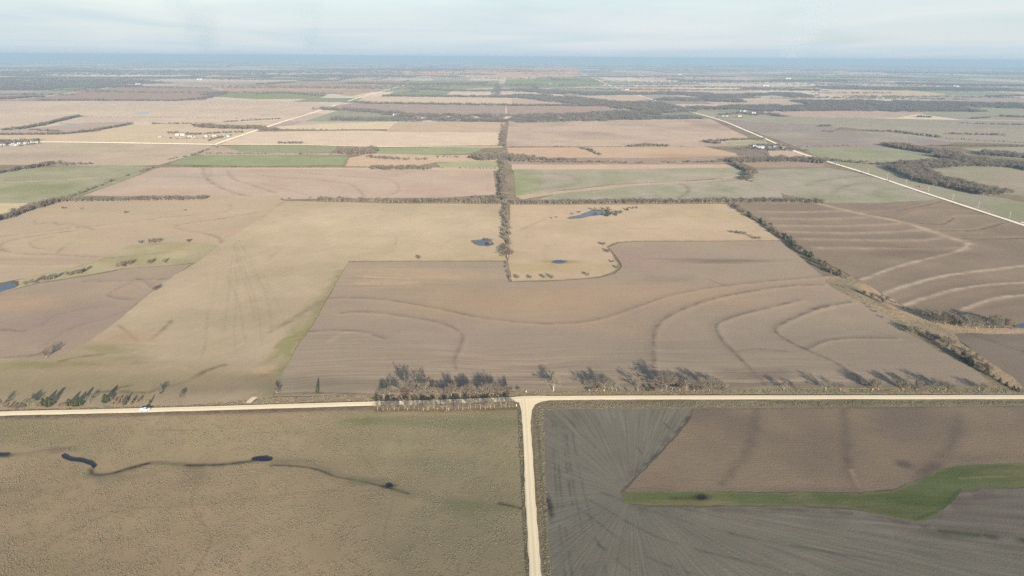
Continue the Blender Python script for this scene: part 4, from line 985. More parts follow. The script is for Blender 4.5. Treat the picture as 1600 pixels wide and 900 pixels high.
for px, py in [(174, 627), (179, 630), (184, 633), (188, 625), (193, 628), (199, 630), (204, 634), (210, 626), (214, 631), (219, 627), (176, 633), (208, 630), (190, 632), (200, 624)]:
    tree('shrub', px, py, random.uniform(1.8, 3), 'tangled russet brush bush in the thicket beside the pickup', 'russet brush beside the pickup')
# right of the junction
tree('bare_tree', 865, 611, 12, 'lone bare tree with pale trunk leaning left, right of the junction', lean=(0, -.12), w=1.35)
tree('grey_shrub', 812, 613, 3, 'dark bush at the corner behind the junction', w=1.2)
for px, h, w, lb in [(921, 9, 1.1, 'bare tree at the left end of the row right of the lone tree'), (932, 8, 1, 'second bare tree of the group casting a patchy shadow'), (944, 10, 1.1, 'tallest bare tree of the patchy shadow group'), (956, 8.5, 1, 'bare tree at the right end of the patchy shadow group'),
                     (963, 6, .8, 'short bare tree after the patchy shadow group'), (996, 9.5, .8, 'slim bare tree with white trunk left of the evergreen bush'), (1034, 11, 1.2, 'tall bare tree behind the evergreen bush, its long shadow leaning left'), (1042, 13, 1.25, 'largest bare tree right of the evergreen bush'),
                     (1050, 9.5, 1, 'bare tree with bright white trunk right of the evergreen bush'), (1062, 8.5, 1, 'tan bare tree right of the white trunk'), (1073, 9, 1, 'bare tree in the middle of the row before the round one'), (1084, 7, 1, 'low bare tree in the gap before the round one'),
                     (1098, 10, 1.1, 'bare grey tree left of the round brown one'), (1108, 9, 1, 'bare tree close against the round brown one'), (1126, 8, 1.2, 'round brown bare tree at the right end of the row')]:
    tree('hedge_tree' if px in (1062, 1084, 1126, 932, 1108) else 'bare_tree', px, 611 if px < 1000 else 610.5, h * 1.12, lb, 'bare trees along the right road', w=w * 1.3)
tree('cedar_tree', 1012, 611, 3.6, 'low dark evergreen bush with a yellow patch by the right road', w=1.4)
tree('cedar_tree', 1021, 610, 3.2, 'second low dark evergreen bush beside the yellowish one', w=1.4)
for px in range(915, 1140, 11):
    tree('shrub' if random.random() < .5 else 'grey_shrub', px + random.uniform(-4, 4), 611.5, random.uniform(1.3, 2.4), 'low weed bush under the bare trees along the right road', 'low bushes along the right road')
for px, h, lb in [(1225, 7, 'thin bare tree, first of the scattered ones along the right road'), (1246, 5.5, 'small bare tree, second of the scattered ones along the right road'), (1290, 8.5, 'slim bare tree with long thin shadow by the right road'), (1312, 6, 'small tan bare tree by the right road'),
                  (1364, 9, 'bare tree with round tan crown by the right road'), (1372, 8, 'bare tree touching the round tan crowned one'), (1412, 9, 'bare tree with broad shadow by the right road'), (1432, 8, 'brown bare tree left of the twin brown clump'),
                  (1466, 9, 'bare tree at the left of the brown clump by the right road'), (1477, 7, 'russet bare tree at the right of the brown clump'), (1486, 5, 'low russet tree ending the brown clump'), (1530, 6.5, 'leaning bare tree just before the dark diagonal hedge'), (1537, 5, 'small brown tree by the dark diagonal hedge')]:
    tree('hedge_tree' if px in (1364, 1412, 1432, 1477, 1486, 1537) else 'bare_tree', px, 610, h * 1.1, lb, 'scattered bare trees along the right road', w=1.35)
# dark diagonal hedge in the lower right corner
G3 = 'trees of the dark diagonal hedge in the lower right'
for q in along([(1428, 518), (1455, 532), (1485, 549), (1505, 560)], 5.2, width=7):
    tree(random.choice(['hedge_tree', 'bare_tree', 'hedge_tree']), 0, 0, random.uniform(6, 9), 'bare hedge tree in the upper half of the dark diagonal hedge, lower right', G3, xy=q)
for q in along([(1500, 560), (1520, 571), (1545, 585)], 4.2, width=6):
    tree(random.choice(['cedar_tree', 'cedar_tree', 'hedge_tree']), 0, 0, random.uniform(6, 9), 'dark green tree in the lower thick part of the diagonal hedge', G3, xy=q, w=1.1)
for px, py in ((1552, 590), (1562, 597), (1572, 603), (1583, 610), (1590, 612)):
    tree('cedar_tree', px, py, random.uniform(3, 4.5), 'small dark cedar at the thin tail of the diagonal hedge', G3)
tree('hedge_tree', 1422, 522, 8, 'russet dead tree leaning at the top of the diagonal hedge', w=.7)
for px, py in ((1475, 533), (1483, 535), (1492, 538), (1505, 548), (1515, 552), (1525, 560), (1535, 566)):
    tree('grey_shrub', px, py, random.uniform(3.5, 5.5), 'pale grey bush on the field side of the diagonal hedge', 'pale bushes along the diagonal hedge')
G4 = 'bare trees of the small creek grove on the right'
for q in along([(1452, 505), (1490, 509), (1530, 511), (1568, 510)], 3.2, width=16):
    tree(random.choice(['bare_tree', 'hedge_tree']), 0, 0, random.uniform(10, 14), 'grey bare tree in the small dense grove beside the creek on the right', G4, xy=q)
for q in along([(1378, 462), (1400, 480), (1440, 500)], 16, width=14) + along([(1300, 440), (1345, 470), (1410, 515)], 16, width=14) + along([(1570, 514), (1600, 517)], 9, width=8):
    tree('shrub' if random.random() < .5 else 'grey_shrub', 0, 0, random.uniform(1.6, 3.2), 'low brush bush in the tan creek strip on the right', 'brush in the creek strip', xy=q)
# diagonal hedge along the dark terraces
G5 = 'dark hedge trees along the left edge of the terraced field'
for q in along([(1142, 320), (1165, 334), (1200, 356), (1230, 376), (1260, 398), (1290, 420), (1312, 433)], 8.5, width=8):
    kd = random.choice(['hedge_tree', 'hedge_tree', 'cedar_tree'])
    third = 'upper third' if q[1] > P(1190, 350)[1] else 'middle third' if q[1] > P(1255, 394)[1] else 'lower third'
    tree(kd, 0, 0, random.uniform(5.5, 9), ('dark green cedar' if kd == 'cedar_tree' else 'bare hedge tree') + ' in the ' + third + ' of the diagonal hedge left of the terraced field', G5, xy=q, w=1.15)
for px, py in ((1296, 424), (1308, 430), (1320, 436), (1350, 460), (1362, 466), (1378, 474), (1385, 470)):
    tree('hedge_tree', px, py, random.uniform(4.5, 7), 'bushy tree at the lower end of the diagonal hedge', 'trees at the foot of the diagonal hedge')
# centre hedgerow
G6 = 'bare trees of the centre hedgerow between the hay fields'
for q in along([(789, 322), (790, 345), (792, 375), (793, 398)], 8.0, width=9):
    tree(random.choice(['hedge_tree', 'hedge_tree', 'bare_tree']), 0, 0, random.uniform(5, 8), 'bare tree in the ' + ('far' if q[1] > P(790, 352)[1] else 'near') + ' half of the centre hedgerow between the hay fields', G6, xy=q, w=1.2)
for px, py in ((788, 399), (793, 402), (797, 400), (791, 395)):
    tree('hedge_tree', px, py, 10, 'big round bare tree at the near end of the centre hedgerow', G6, w=1.35)
for px, py in ((792, 414), (792, 420), (794, 428), (796, 435), (797, 438)):
    tree('grey_shrub', px, py, 4, 'dark bush in the thin lower tail of the centre hedgerow', 'bushes at the tail of the centre hedgerow')
for px, py, lb in ((808, 436, 'leaning bush nearest the hedgerow along the lower edge of the hay field'), (828, 436, 'largest bush along the lower edge of the pond hay field'), (850, 436, 'bush left of the close pair below the teal pond'), (862, 436, 'bush right of the close pair below the teal pond'),
                   (918, 432, 'bare bush with slanted shadow right of the teal pond'), (964, 420, 'bush at the outer bend of the hay field edge'), (957, 411, 'bush on the upper bend of the hay field edge'), (943, 384, 'bush at the inner corner of the hay field'), (950, 395, 'small bush below the inner corner of the hay field')):
    tree('hedge_tree', px, py, random.uniform(4.2, 6), lb, 'bushes along the hay field edge', w=1.1)
for px, py, h, lb in ((766, 381, 8, 'round bare tree on the right bank of the blue pond'), (761, 378, 6, 'smaller bare tree behind the blue pond'), (742, 379, 3, 'low bush at the left end of the blue pond'), (655, 406, 6, 'lone small tree on the line between hay and ploughed field')):
    tree('hedge_tree', px, py, h, lb, w=1.1)
G7 = 'trees round the upper blue pond'
for px, py, h, k in ((948, 338, 9, 'cedar_tree'), (955, 337, 9, 'hedge_tree'), (962, 337, 8, 'cedar_tree'), (970, 335, 8, 'hedge_tree'), (940, 334, 9, 'hedge_tree'), (930, 331, 9, 'bare_tree'), (950, 331, 9, 'hedge_tree'), (980, 329, 6, 'cedar_tree'), (988, 327, 5, 'hedge_tree'), (995, 326, 4, 'hedge_tree'), (905, 333, 4, 'hedge_tree'), (895, 336, 4, 'hedge_tree'), (870, 341, 3, 'hedge_tree'), (862, 342, 3, 'hedge_tree')):
    tree(k, px, py, h, {'cedar_tree': 'dark evergreen on the right bank of the upper pond', 'hedge_tree': 'bushy bare tree on the bank of the upper pond', 'bare_tree': 'tall bare tree behind the upper pond'}[k], G7, w=1.2)
for px, py, h in ((1143, 364, 4), (1150, 365, 5), (1156, 366, 5), (1163, 367, 5), (1172, 370, 4), (1180, 374, 4.5), (1186, 374, 5)):
    tree('hedge_tree', px, py, h, 'bush in the dark thicket at the edge of the hay field, right', 'thicket bushes at the right end of the hay field', w=1.3)
# left fields
for px, py, h, k, lb in ((73, 560, 9.5, 'bare_tree', 'lone bare tree at the field corner on the far left with its shadow beside it'), (243, 455, 6.5, 'hedge_tree', 'bush at the edge of the mauve field by the tan hay'), (219, 381, 5, 'hedge_tree', 'bush left of the clump above the green waterway'),
                         (233, 380, 6.5, 'hedge_tree', 'first of the clump of bushes above the green waterway'), (241, 380, 7, 'hedge_tree', 'second of the clump of bushes above the green waterway'), (248, 379, 6, 'hedge_tree', 'last of the clump of bushes above the green waterway'), (295, 379, 5.5, 'hedge_tree', 'small bush alone at the right end of the green waterway'),
                         (184, 418, 7, 'hedge_tree', 'left bush of the big clump below the green waterway'), (192, 418, 8, 'hedge_tree', 'tallest bush of the big clump below the green waterway'), (201, 415, 7, 'hedge_tree', 'right bush of the big clump below the green waterway'), (234, 413, 6.5, 'hedge_tree', 'bush right of the big clump'), (256, 412, 6.5, 'hedge_tree', 'bush farthest right below the green waterway'),
                         (99, 327, 5, 'hedge_tree', 'bush below the left tree line'), (127, 327, 3.5, 'hedge_tree', 'small bush right of the one below the left tree line'), (196, 334, 5, 'hedge_tree', 'bush in the green strip below the left tree line'), (289, 330, 3.5, 'hedge_tree', 'faint bush at the right end of the green strip')):
    tree(k, px, py, h, lb, 'scattered bushes in the left fields', w=1.15)
G8 = 'bushes along the left waterway by the pond'
ORD = ['first', 'second', 'third', 'fourth', 'fifth', 'sixth', 'seventh', 'eighth', 'ninth', 'tenth', 'eleventh', 'twelfth', 'thirteenth', 'fourteenth', 'fifteenth', 'sixteenth', 'seventeenth', 'eighteenth', 'nineteenth', 'twentieth']
for i, q in enumerate(along([(30, 449), (60, 441), (95, 436)], 7, width=7) + along([(105, 434), (138, 424)], 6, width=7)):
    tree('hedge_tree', 0, 0, random.uniform(5, 7.5), ORD[min(i, 19)] + ' bare bush of the row counted rightwards from the blue pond at far left', G8, xy=q, w=1.1)
for px, py, h in ((452, 312, 5), (484, 311, 5), (440, 313, 4)):
    tree('hedge_tree', px, py, h, 'small tree in the gap at the left end of the long hedge', 'small trees at the gap in the long hedge', w=1.2)

# ------------------------------------------------------------------ tree masses: hedges and woods farther off
UNLINKED = bpy.data.collections.new('mass_tree_shapes')
WOODC = bpy.data.collections.new('far_wood_shapes')
for i, (t, c) in enumerate(HEDGE + TREES[:3]):
    UNLINKED.objects.link(bpy.data.objects.new('shape_%02d' % i, joined('shape', t, c)))
for i, (t, c) in enumerate(CEDARS[:1]):
    UNLINKED.objects.link(bpy.data.objects.new('shape_%02d' % (7 + i), joined('shape', t, c)))
for i in range(4):
    WOODC.objects.link(bpy.data.objects.new('shape_%02d' % i, canopy(60 + i)))


def scatter_nodes(coll):
    g = bpy.data.node_groups.new('scatter', 'GeometryNodeTree')
    g.interface.new_socket('Geometry', in_out='INPUT', socket_type='NodeSocketGeometry')
    g.interface.new_socket('Geometry', in_out='OUTPUT', socket_type='NodeSocketGeometry')
    N = g.nodes.new; L = g.links.new
    i = N('NodeGroupInput'); o = N('NodeGroupOutput')
    ci = N('GeometryNodeCollectionInfo'); ci.inputs['Collection'].default_value = coll
    ci.inputs['Separate Children'].default_value = True; ci.inputs['Reset Children'].default_value = True
    ip = N('GeometryNodeInstanceOnPoints'); ip.inputs['Pick Instance'].default_value = True

    def at(nm, ty):
        a = N('GeometryNodeInputNamedAttribute'); a.data_type = ty; a.inputs['Name'].default_value = nm
        return a.outputs['Attribute']
    L(i.outputs[0], ip.inputs['Points']); L(ci.outputs[0], ip.inputs['Instance'])
    L(at('var', 'INT'), ip.inputs['Instance Index'])
    L(at('rot', 'FLOAT_VECTOR'), ip.inputs['Rotation']); L(at('scl', 'FLOAT_VECTOR'), ip.inputs['Scale'])
    L(ip.outputs[0], o.inputs[0])
    return g


GN_TREE = scatter_nodes(UNLINKED)
GN_WOOD = scatter_nodes(WOODC)


def mass(name, label, pts, gn):
    """pts: x, y, height scale, width scale, variant"""
    p = np.array(pts, float)
    c = p[:, :2].mean(0)
    me = bpy.data.meshes.new(name)
    co = np.c_[p[:, 0] - c[0], p[:, 1] - c[1], np.full(len(p), .2)]
    me.from_pydata(co.tolist(), [], [])
    a = me.attributes.new('var', 'INT', 'POINT'); a.data.foreach_set('value', p[:, 4].astype(np.int32))
    a = me.attributes.new('rot', 'FLOAT_VECTOR', 'POINT'); a.data.foreach_set('vector', np.c_[np.zeros((len(p), 2)), rng.uniform(0, 6.28, len(p))].ravel().astype(np.float32))
    a = me.attributes.new('scl', 'FLOAT_VECTOR', 'POINT'); a.data.foreach_set('vector', np.c_[p[:, 3], p[:, 3], p[:, 2]].ravel().astype(np.float32))
    o = bpy.data.objects.new(name, me); o.location = (c[0], c[1], 0); C.objects.link(o)
    md = o.modifiers.new('scatter', 'NODES'); md.node_group = gn
    return tag(o, label, kind='stuff')


def hedge_pts(pix, w, h, step, cedar=.05, gap=0.0, wide=1.15):
    o = []
    n = max(1, int(w / 5))
    for _ in range(n):
        for q in along(pix, step * (1 if n == 1 else 1.25), width=w):
            if gap and fbm(np.array([q[0] / 40]), np.array([q[1] / 40]), 77)[0] < gap: continue
            hh = h * random.uniform(.7, 1.15) * (.8 + .4 * fbm(np.array([q[0] / 30]), np.array([q[1] / 30]), 5)[0])
            v = 7 if random.random() < cedar else random.randrange(7)
            o.append((q[0], q[1], hh / 9.0, hh / 9.0 * wide * random.uniform(.9, 1.25), v))
    return o


H1 = hedge_pts
hedges = []
hedges += H1([(495, 313), (560, 315), (640, 316), (720, 316), (786, 318)], 10, 8, 5, .15)
hedges += H1([(798, 319), (900, 318), (1000, 317), (1100, 316.5), (1200, 315), (1288, 318)], 12, 8.5, 5, .06)
hedges += H1([(98, 315), (200, 314), (323, 312)], 10, 8.5, 4.5, 0)
hedges += H1([(-120, 390), (-60, 362), (0, 345), (40, 330), (98, 313)], 14, 9, 5, .03)
hedges += H1([(98, 313), (140, 297), (190, 278), (245, 261)], 5, 5, 9, .1, .4)
hedges += H1([(-80, 284), (0, 271), (40, 264), (75, 258), (100, 256)], 14, 9, 6)
hedges += H1([(90, 258), (120, 258), (144, 257)], 12, 7, 6)
hedges += H1([(788, 316), (787, 300), (786, 280), (786, 264)], 11, 9, 6)
hedges += H1([(742, 312), (770, 312), (784, 310)], 14, 9, 5)
hedges += H1([(785, 262), (784, 250), (785, 240)], 10, 8, 7)
hedges += H1([(742, 250), (770, 247), (800, 248), (822, 251)], 70, 12, 8)
hedges += H1([(786, 229), (786, 206)], 16, 8, 7)
hedges += H1([(785, 204), (785, 190)], 8, 6, 14, .05, .4)
hedges += H1([(580, 265), (620, 265), (672, 264)], 26, 10, 7)
hedges += H1([(575, 246), (610, 249), (640, 250)], 16, 7, 7) + H1([(648, 250), (668, 250)], 14, 7, 7) + H1([(682, 246), (700, 246), (720, 247)], 14, 5, 8)
hedges += H1([(526, 238), (560, 238), (588, 238)], 90, 12, 8, .02)
hedges += H1([(432, 224.5), (473, 224.5)], 14, 7, 5)
hedges += H1([(320, 240), (400, 241), (525, 242)], 10, 4.5, 9, .1, .35) + H1([(260, 260), (400, 262), (545, 263)], 6, 4, 11, .3, .42) + H1([(545, 262), (580, 263)], 8, 4, 9, .3, .3) + H1([(675, 263), (780, 264)], 6, 4, 10, .4, .42)
hedges += H1([(262, 250), (300, 243), (340, 230)], 10, 5, 10, .3, .3)
hedges += H1([(405, 204), (440, 203), (520, 203), (605, 205)], 8, 5, 8, .2, .35) + H1([(403, 203), (430, 204)], 25, 9, 7)
hedges += H1([(796, 252), (850, 254), (900, 254), (1000, 255), (1100, 254), (1150, 253)], 16, 6, 9, .08, .32) + H1([(800, 250), (850, 250), (900, 252)], 20, 8, 8)
hedges += H1([(1140, 254), (1180, 252), (1240, 251), (1290, 255)], 46, 11, 6)
hedges += H1([(1150, 258), (1168, 266), (1176, 272), (1162, 282)], 22, 9, 7)
hedges += H1([(985, 230), (1015, 228), (1045, 229)], 22, 8, 7) + H1([(910, 232), (925, 237), (936, 243)], 14, 6, 8) + H1([(800, 230), (985, 230)], 5, 4, 14, .1, .45) + H1([(1045, 229), (1110, 229)], 5, 4, 14, .1, .45)
hedges += H1([(1098, 221), (1120, 221), (1195, 217.5)], 12, 8, 7) + H1([(1098, 222), (1125, 225)], 24, 8, 7)
hedges += H1([(1285, 250), (1330, 254), (1400, 260)], 14, 8, 8, .05, .2) + H1([(1210, 231), (1300, 229), (1440, 228)], 8, 5, 12, .1, .42)
hedges += H1([(1408, 263), (1430, 271), (1455, 283), (1485, 290), (1520, 297), (1562, 305)], 75, 11, 7)
hedges += H1([(1390, 227), (1440, 236), (1490, 243)], 70, 11, 8) + H1([(1470, 244), (1530, 254), (1580, 259), (1660, 272)], 80, 11, 8) + H1([(1420, 262), (1460, 258), (1500, 256), (1560, 258)], 90, 11, 8) + H1([(1530, 240), (1600, 246), (1700, 252)], 70, 11, 8)
hedges += H1([(1352, 205), (1390, 206), (1440, 212), (1470, 216)], 14, 9, 8) + H1([(1470, 217), (1540, 221), (1650, 226)], 8, 5, 10, 0, .2) + H1([(1480, 210), (1570, 212)], 14, 8, 8) + H1([(1450, 229), (1550, 229), (1650, 230)], 10, 6, 9, 0, .2)
hedges += H1([(1280, 198), (1298, 197)], 20, 8, 8) + H1([(1284, 205), (1302, 207)], 12, 6, 8) + H1([(1432, 183), (1455, 184)], 25, 8, 8) + H1([(1520, 186), (1545, 184)], 20, 7, 9) + H1([(1560, 182), (1600, 184)], 20, 9, 9) + H1([(1500, 193), (1600, 196)], 12, 7, 9)
hedges += H1([(0, 204), (30, 202), (60, 197), (100, 187), (124, 182)], 22, 9, 8) + H1([(-60, 212), (0, 211), (60, 211), (100, 210), (150, 204), (205, 194)], 16, 8, 8, .05, .15) + H1([(50, 203), (90, 206)], 30, 6, 16, 0, .3)
hedges += H1([(124, 183), (250, 184), (400, 186)], 6, 4, 16, .05, .3) + H1([(238, 194), (300, 194)], 12, 7, 8) + H1([(310, 197), (340, 200), (410, 201)], 60, 11, 8) + H1([(350, 191), (400, 188), (440, 186)], 16, 6, 9)
hedges += H1([(265, 208), (300, 211), (345, 208), (380, 207)], 30, 7, 13, .1, .3) + H1([(325, 221), (345, 215), (360, 212)], 12, 6, 9)
hedges += H1([(0, 226), (30, 224), (60, 222)], 40, 8, 12, .1, .2)
hedges += H1([(1150, 232), (1165, 236)], 12, 5, 8) + H1([(1168, 232), (1182, 231)], 8, 6, 7) + H1([(1190, 232), (1200, 231)], 8, 7, 6) + H1([(1215, 231), (1240, 235)], 18, 7, 8) + H1([(1240, 232), (1262, 237)], 8, 6, 9) + H1([(1200, 246), (1196, 240), (1180, 236)], 3, 2.5, 7)
hedges += H1([(1270, 246), (1320, 262), (1390, 284)], 3, 3, 40, .3)
hedges += H1([(1175, 233.5), (1240, 236)], 26, 7, 14) + H1([(1176, 228), (1235, 229)], 16, 8, 9) + H1([(0, 229), (30, 228.5), (60, 225)], 14, 6, 11) + H1([(-20, 223), (30, 221.5), (62, 220.5)], 20, 9, 8) + H1([(262, 217), (300, 217), (350, 216.5)], 10, 5, 14) + H1([(1126, 180), (1160, 177), (1182, 181)], 40, 8, 16) + H1([(1120, 184), (1160, 184.5)], 12, 6, 14)
mass('hedgerow', 'bare grey hedgerows and creek thickets dividing the farther fields', hedges, GN_TREE)

woods = []


def wood(pix, w, step=24, gap=0.0, h=1.0):
    for q in along(pix, step / max(1, w / 30), width=w):
        if gap and fbm(np.array([q[0] / 1300]), np.array([q[1] / 420]), 91, 2)[0] < gap + .06: continue
        woods.append((q[0], q[1], h * random.uniform(.8, 1.15), random.uniform(.85, 1.2), random.randrange(4)))


wood([(520, 186), (560, 187), (650, 188), (790, 189)], 130); wood([(800, 189), (900, 188), (990, 185), (1090, 184)], 150)
wood([(500, 170), (560, 173), (600, 176), (630, 181)], 110); wood([(625, 181), (700, 182), (790, 183)], 160); wood([(800, 184), (930, 181), (1000, 176), (1040, 178)], 230)
wood([(540, 160), (590, 162), (680, 163), (800, 165), (960, 166)], 70, gap=.36)
wood([(790, 150), (850, 152), (900, 158), (960, 164)], 380); wood([(790, 140), (860, 143), (900, 147), (1000, 146)], 380); wood([(990, 160), (1020, 168), (1050, 176)], 300); wood([(985, 165), (1010, 170)], 300)
wood([(600, 150), (700, 151), (790, 152)], 150); wood([(1020, 145), (1100, 148), (1150, 154)], 380); wood([(1030, 155), (1100, 157), (1160, 158)], 300); wood([(1080, 170), (1120, 169), (1200, 170)], 220)
wood([(1150, 170), (1250, 169), (1350, 170), (1450, 170), (1515, 171)], 420, 18); wood([(1250, 161), (1330, 162), (1400, 161), (1500, 164), (1700, 168)], 480, 18); wood([(1150, 150), (1230, 146), (1250, 152)], 200)
wood([(1180, 176), (1205, 180), (1225, 183)], 50); wood([(1280, 137), (1400, 139), (1500, 140), (1700, 142)], 600, 30, .42); wood([(1400, 130), (1500, 132), (1650, 134)], 800, 32, .42)
wood([(1370, 150), (1480, 152), (1600, 150)], 60, gap=.4); wood([(1160, 139), (1280, 141)], 200, gap=.4); wood([(945, 136), (1020, 134), (1100, 137)], 160, gap=.35)
# blue woods far left
wood([(-150, 139), (0, 138), (90, 137), (170, 133)], 700, 26, .2); wood([(-200, 131), (0, 130), (120, 129), (230, 127)], 1300, 34, .36); wood([(-200, 122), (0, 121), (150, 120), (280, 119), (420, 121)], 1700, 40, .42); wood([(-200, 114), (0, 113), (250, 112), (450, 113)], 2000, 48, .46)
wood([(0, 155), (30, 153), (60, 151)], 120); wood([(60, 157), (140, 157), (270, 158), (320, 154), (352, 145)], 40, gap=.3); wood([(318, 149), (352, 144)], 60); wood([(400, 147), (440, 145), (500, 150)], 40)
wood([(410, 132), (470, 127), (530, 126)], 120, gap=.3); wood([(480, 142), (540, 138), (600, 142)], 260, gap=.3); wood([(540, 130), (640, 132), (780, 130)], 260, gap=.35); wood([(650, 138), (700, 142), (780, 143)], 160, gap=.3)
wood([(450, 120), (560, 118), (660, 119), (780, 117)], 1300, 38, .42); wood([(500, 108), (600, 109), (700, 108), (780, 110)], 2000, 55, .5)
wood([(800, 127), (850, 126), (900, 124)], 150, gap=.4); wood([(800, 113), (900, 112), (1000, 115)], 1000, 55, .55); wood([(960, 121), (1050, 119), (1200, 120), (1400, 120)], 1000, 44, .48); wood([(1050, 126), (1200, 127), (1350, 126)], 600, 40, .48)
wood([(950, 104), (1150, 104), (1400, 106), (1700, 108)], 2200, 75, .52); wood([(1300, 113), (1500, 114), (1700, 116)], 1500, 52, .5)
# scattered hedges and creek woods out to the horizon
for k in range(190):
    rr = 5200 * math.exp(rng.uniform(0, 1.75)); th = rng.uniform(-.75, .75)
    cx, cy = rr * math.sin(th), rr * math.cos(th)
    L = rng.uniform(300, 1500) * (1 + rr / 20000); ew = rng.random() < .75
    for j in range(int(L / 34)):
        t = (j + rng.random()) * 34 - L / 2
        q = (cx + t, cy + rng.normal() * 14 + 30 * math.sin(t / 210 + k)) if ew else (cx + rng.normal() * 14, cy + t)
        woods.append((q[0], q[1], rng.uniform(.7, 1.1), rng.uniform(.8, 1.3), int(rng.integers(4))))
for k in range(40):
    rr = 9000 * math.exp(rng.uniform(0, 1.3)); th = rng.uniform(-.75, .75)
    cx, cy = rr * math.sin(th), rr * math.cos(th)
    a, b = rng.uniform(500, 2200), rng.uniform(120, 500)
    for j in range(int(a * b / 5200)):
        woods.append((cx + rng.normal() * a * .5, cy + rng.normal() * b * .5, rng.uniform(.8, 1.2), rng.uniform(1.1, 1.8), int(rng.integers(4))))
mass('woodland', 'bluish bare woods and creek timber scattered over the far plain', woods, GN_WOOD)
print('hedge', len(hedges), 'woods', len(woods), 'objects', len(bpy.data.objects))

# ------------------------------------------------------------------ water
M_TEAL = M_WATER.copy(); M_TEAL.name = 'teal_pond_water'
[n for n in M_TEAL.node_tree.nodes if n.type == 'BSDF_PRINCIPLED'][0].inputs['Base Color'].default_value = (0.016, 0.036, 0.032, 1)


M_CREEK = M_WATER.copy(); M_CREEK.name = 'dark_creek_water'
[n for n in M_CREEK.node_tree.nodes if n.type == 'BSDF_PRINCIPLED'][0].inputs['Base Color'].default_value = (0.006, 0.010, 0.018, 1)


def pond(name, label, pix, mat=M_WATER, z=.62, rim=True):
    if name == 'creek_pool': mat = M_CREEK
    pts = smooth_line([P(*q) for q in pix] + [P(*pix[0])], 6)[:-1]
    a = np.array(pts); c = a.mean(0)
    n1 = (fbm(a[:, 0] / 3, a[:, 1] / 3, 4) - .5)[:, None]
    a = a + n1 * 1.2
    o = mesh_obj(name, [(q[0] - c[0], q[1] - c[1], 0) for q in a], [tuple(range(len(a)))], mat, loc=(c[0], c[1], z))
    if o.data.polygons[0].normal.z < 0: o.data.flip_normals()
    if name == 'pond' and rim:
        cx = sum(q[0] for q in pix) / len(pix); cy = sum(q[1] for q in pix) / len(pix)
        k = F('pond_bank', 'muddy weedy bank round the ' + label, [(cx + (x - cx) * 1.16, cy + (y - cy) * 1.42) for x, y in pix], 'brush', (150, 130, 106), var=((112, 98, 80), 9), jit=1.5)
        k.location.z = .50
    return tag(o, label, kind='structure')


pond('pond', 'blue pond cut by the left edge of the view', [(-60, 452), (-20, 446), (0, 446), (14, 442.5), (24, 443.5), (26, 447), (20, 450.5), (8, 453), (0, 455.5), (-20, 460), (-60, 466)])
pond('pond', 'small blue pond with a round tree beside the centre hedgerow', [(738, 377.5), (746, 376.5), (756, 375.5), (766, 378), (770, 381.5), (762, 384), (750, 383), (742, 381)])
pond('pond', 'larger blue pond below the long hedge, trees on its right bank', [(888, 339.4), (898, 337.9), (908, 335.8), (918, 332.5), (928, 330), (940, 329.8), (948, 332), (950, 335.6), (935, 336.4), (922, 337.4), (908, 340), (895, 340.8)])
pond('pond', 'small teal pond lying open in the hay field', [(862, 409.3), (868, 407.8), (876, 407.2), (886, 408.6), (882, 410.6), (872, 411.6), (864, 410.8)], M_TEAL)
pond('pond', 'blue pond at the right edge beside the creek grove', [(1586, 509.5), (1593, 507.6), (1606, 506.6), (1640, 507.5), (1640, 511.5), (1600, 511.8), (1589, 511.2)])
pond('creek_pool', 'dark blue bent creek pool in the lower left pasture', [(95, 713), (99, 711), (105, 713.5), (113, 717), (125, 717.5), (138, 721), (145, 725), (149.5, 729), (147, 733), (143, 730), (136, 726), (120, 722.5), (105, 720), (97, 716.5)])
pond('creek_pool', 'dark oval creek pool in the lower left pasture', [(392, 718.6), (398, 716), (408, 714.6), (420, 715), (427.5, 718), (422, 721), (410, 722), (398, 721)])
pond('creek_pool', 'tiny dark pool at the end of the creek line', [(602, 760), (606, 757.6), (612, 758.4), (614.5, 761), (609, 762.6)])
pond('creek_pool', 'dark puddle of the creek at the left edge', [(-30, 710.5), (0, 709.6), (12, 710), (14, 712), (0, 713.6), (-30, 714)])
pond('pond', 'pale water strip shining far away on the left', [(208, 176.4), (220, 175.6), (232, 175.7), (230, 177.2), (212, 177.4)], rim=False)
pond('pond', 'long pale water strip inside the hedge loop on the left', [(92, 193.4), (110, 192.4), (128, 192.6), (126, 193.9), (98, 194.6)], rim=False)

# ------------------------------------------------------------------ pickup on the road
M_WHITE = plain('white_paint', (0.80, 0.80, 0.80), .25, .03, 1.0, .5)
M_BLACK = plain('black_rubber', (0.02, 0.02, 0.02), .7, .1)
M_GLASS = plain('dark_glass', (0.015, 0.02, 0.025), .05, .05, 1, .6)
M_CHROME = plain('grey_metal', (0.45, 0.45, 0.45), .3, .05, 1, .5, .8)
M_LAMP = plain('clear_lamp', (0.75, 0.75, 0.7), .15, .02)
M_REDL = plain('red_lamp', (0.4, 0.02, 0.02), .2, .02)


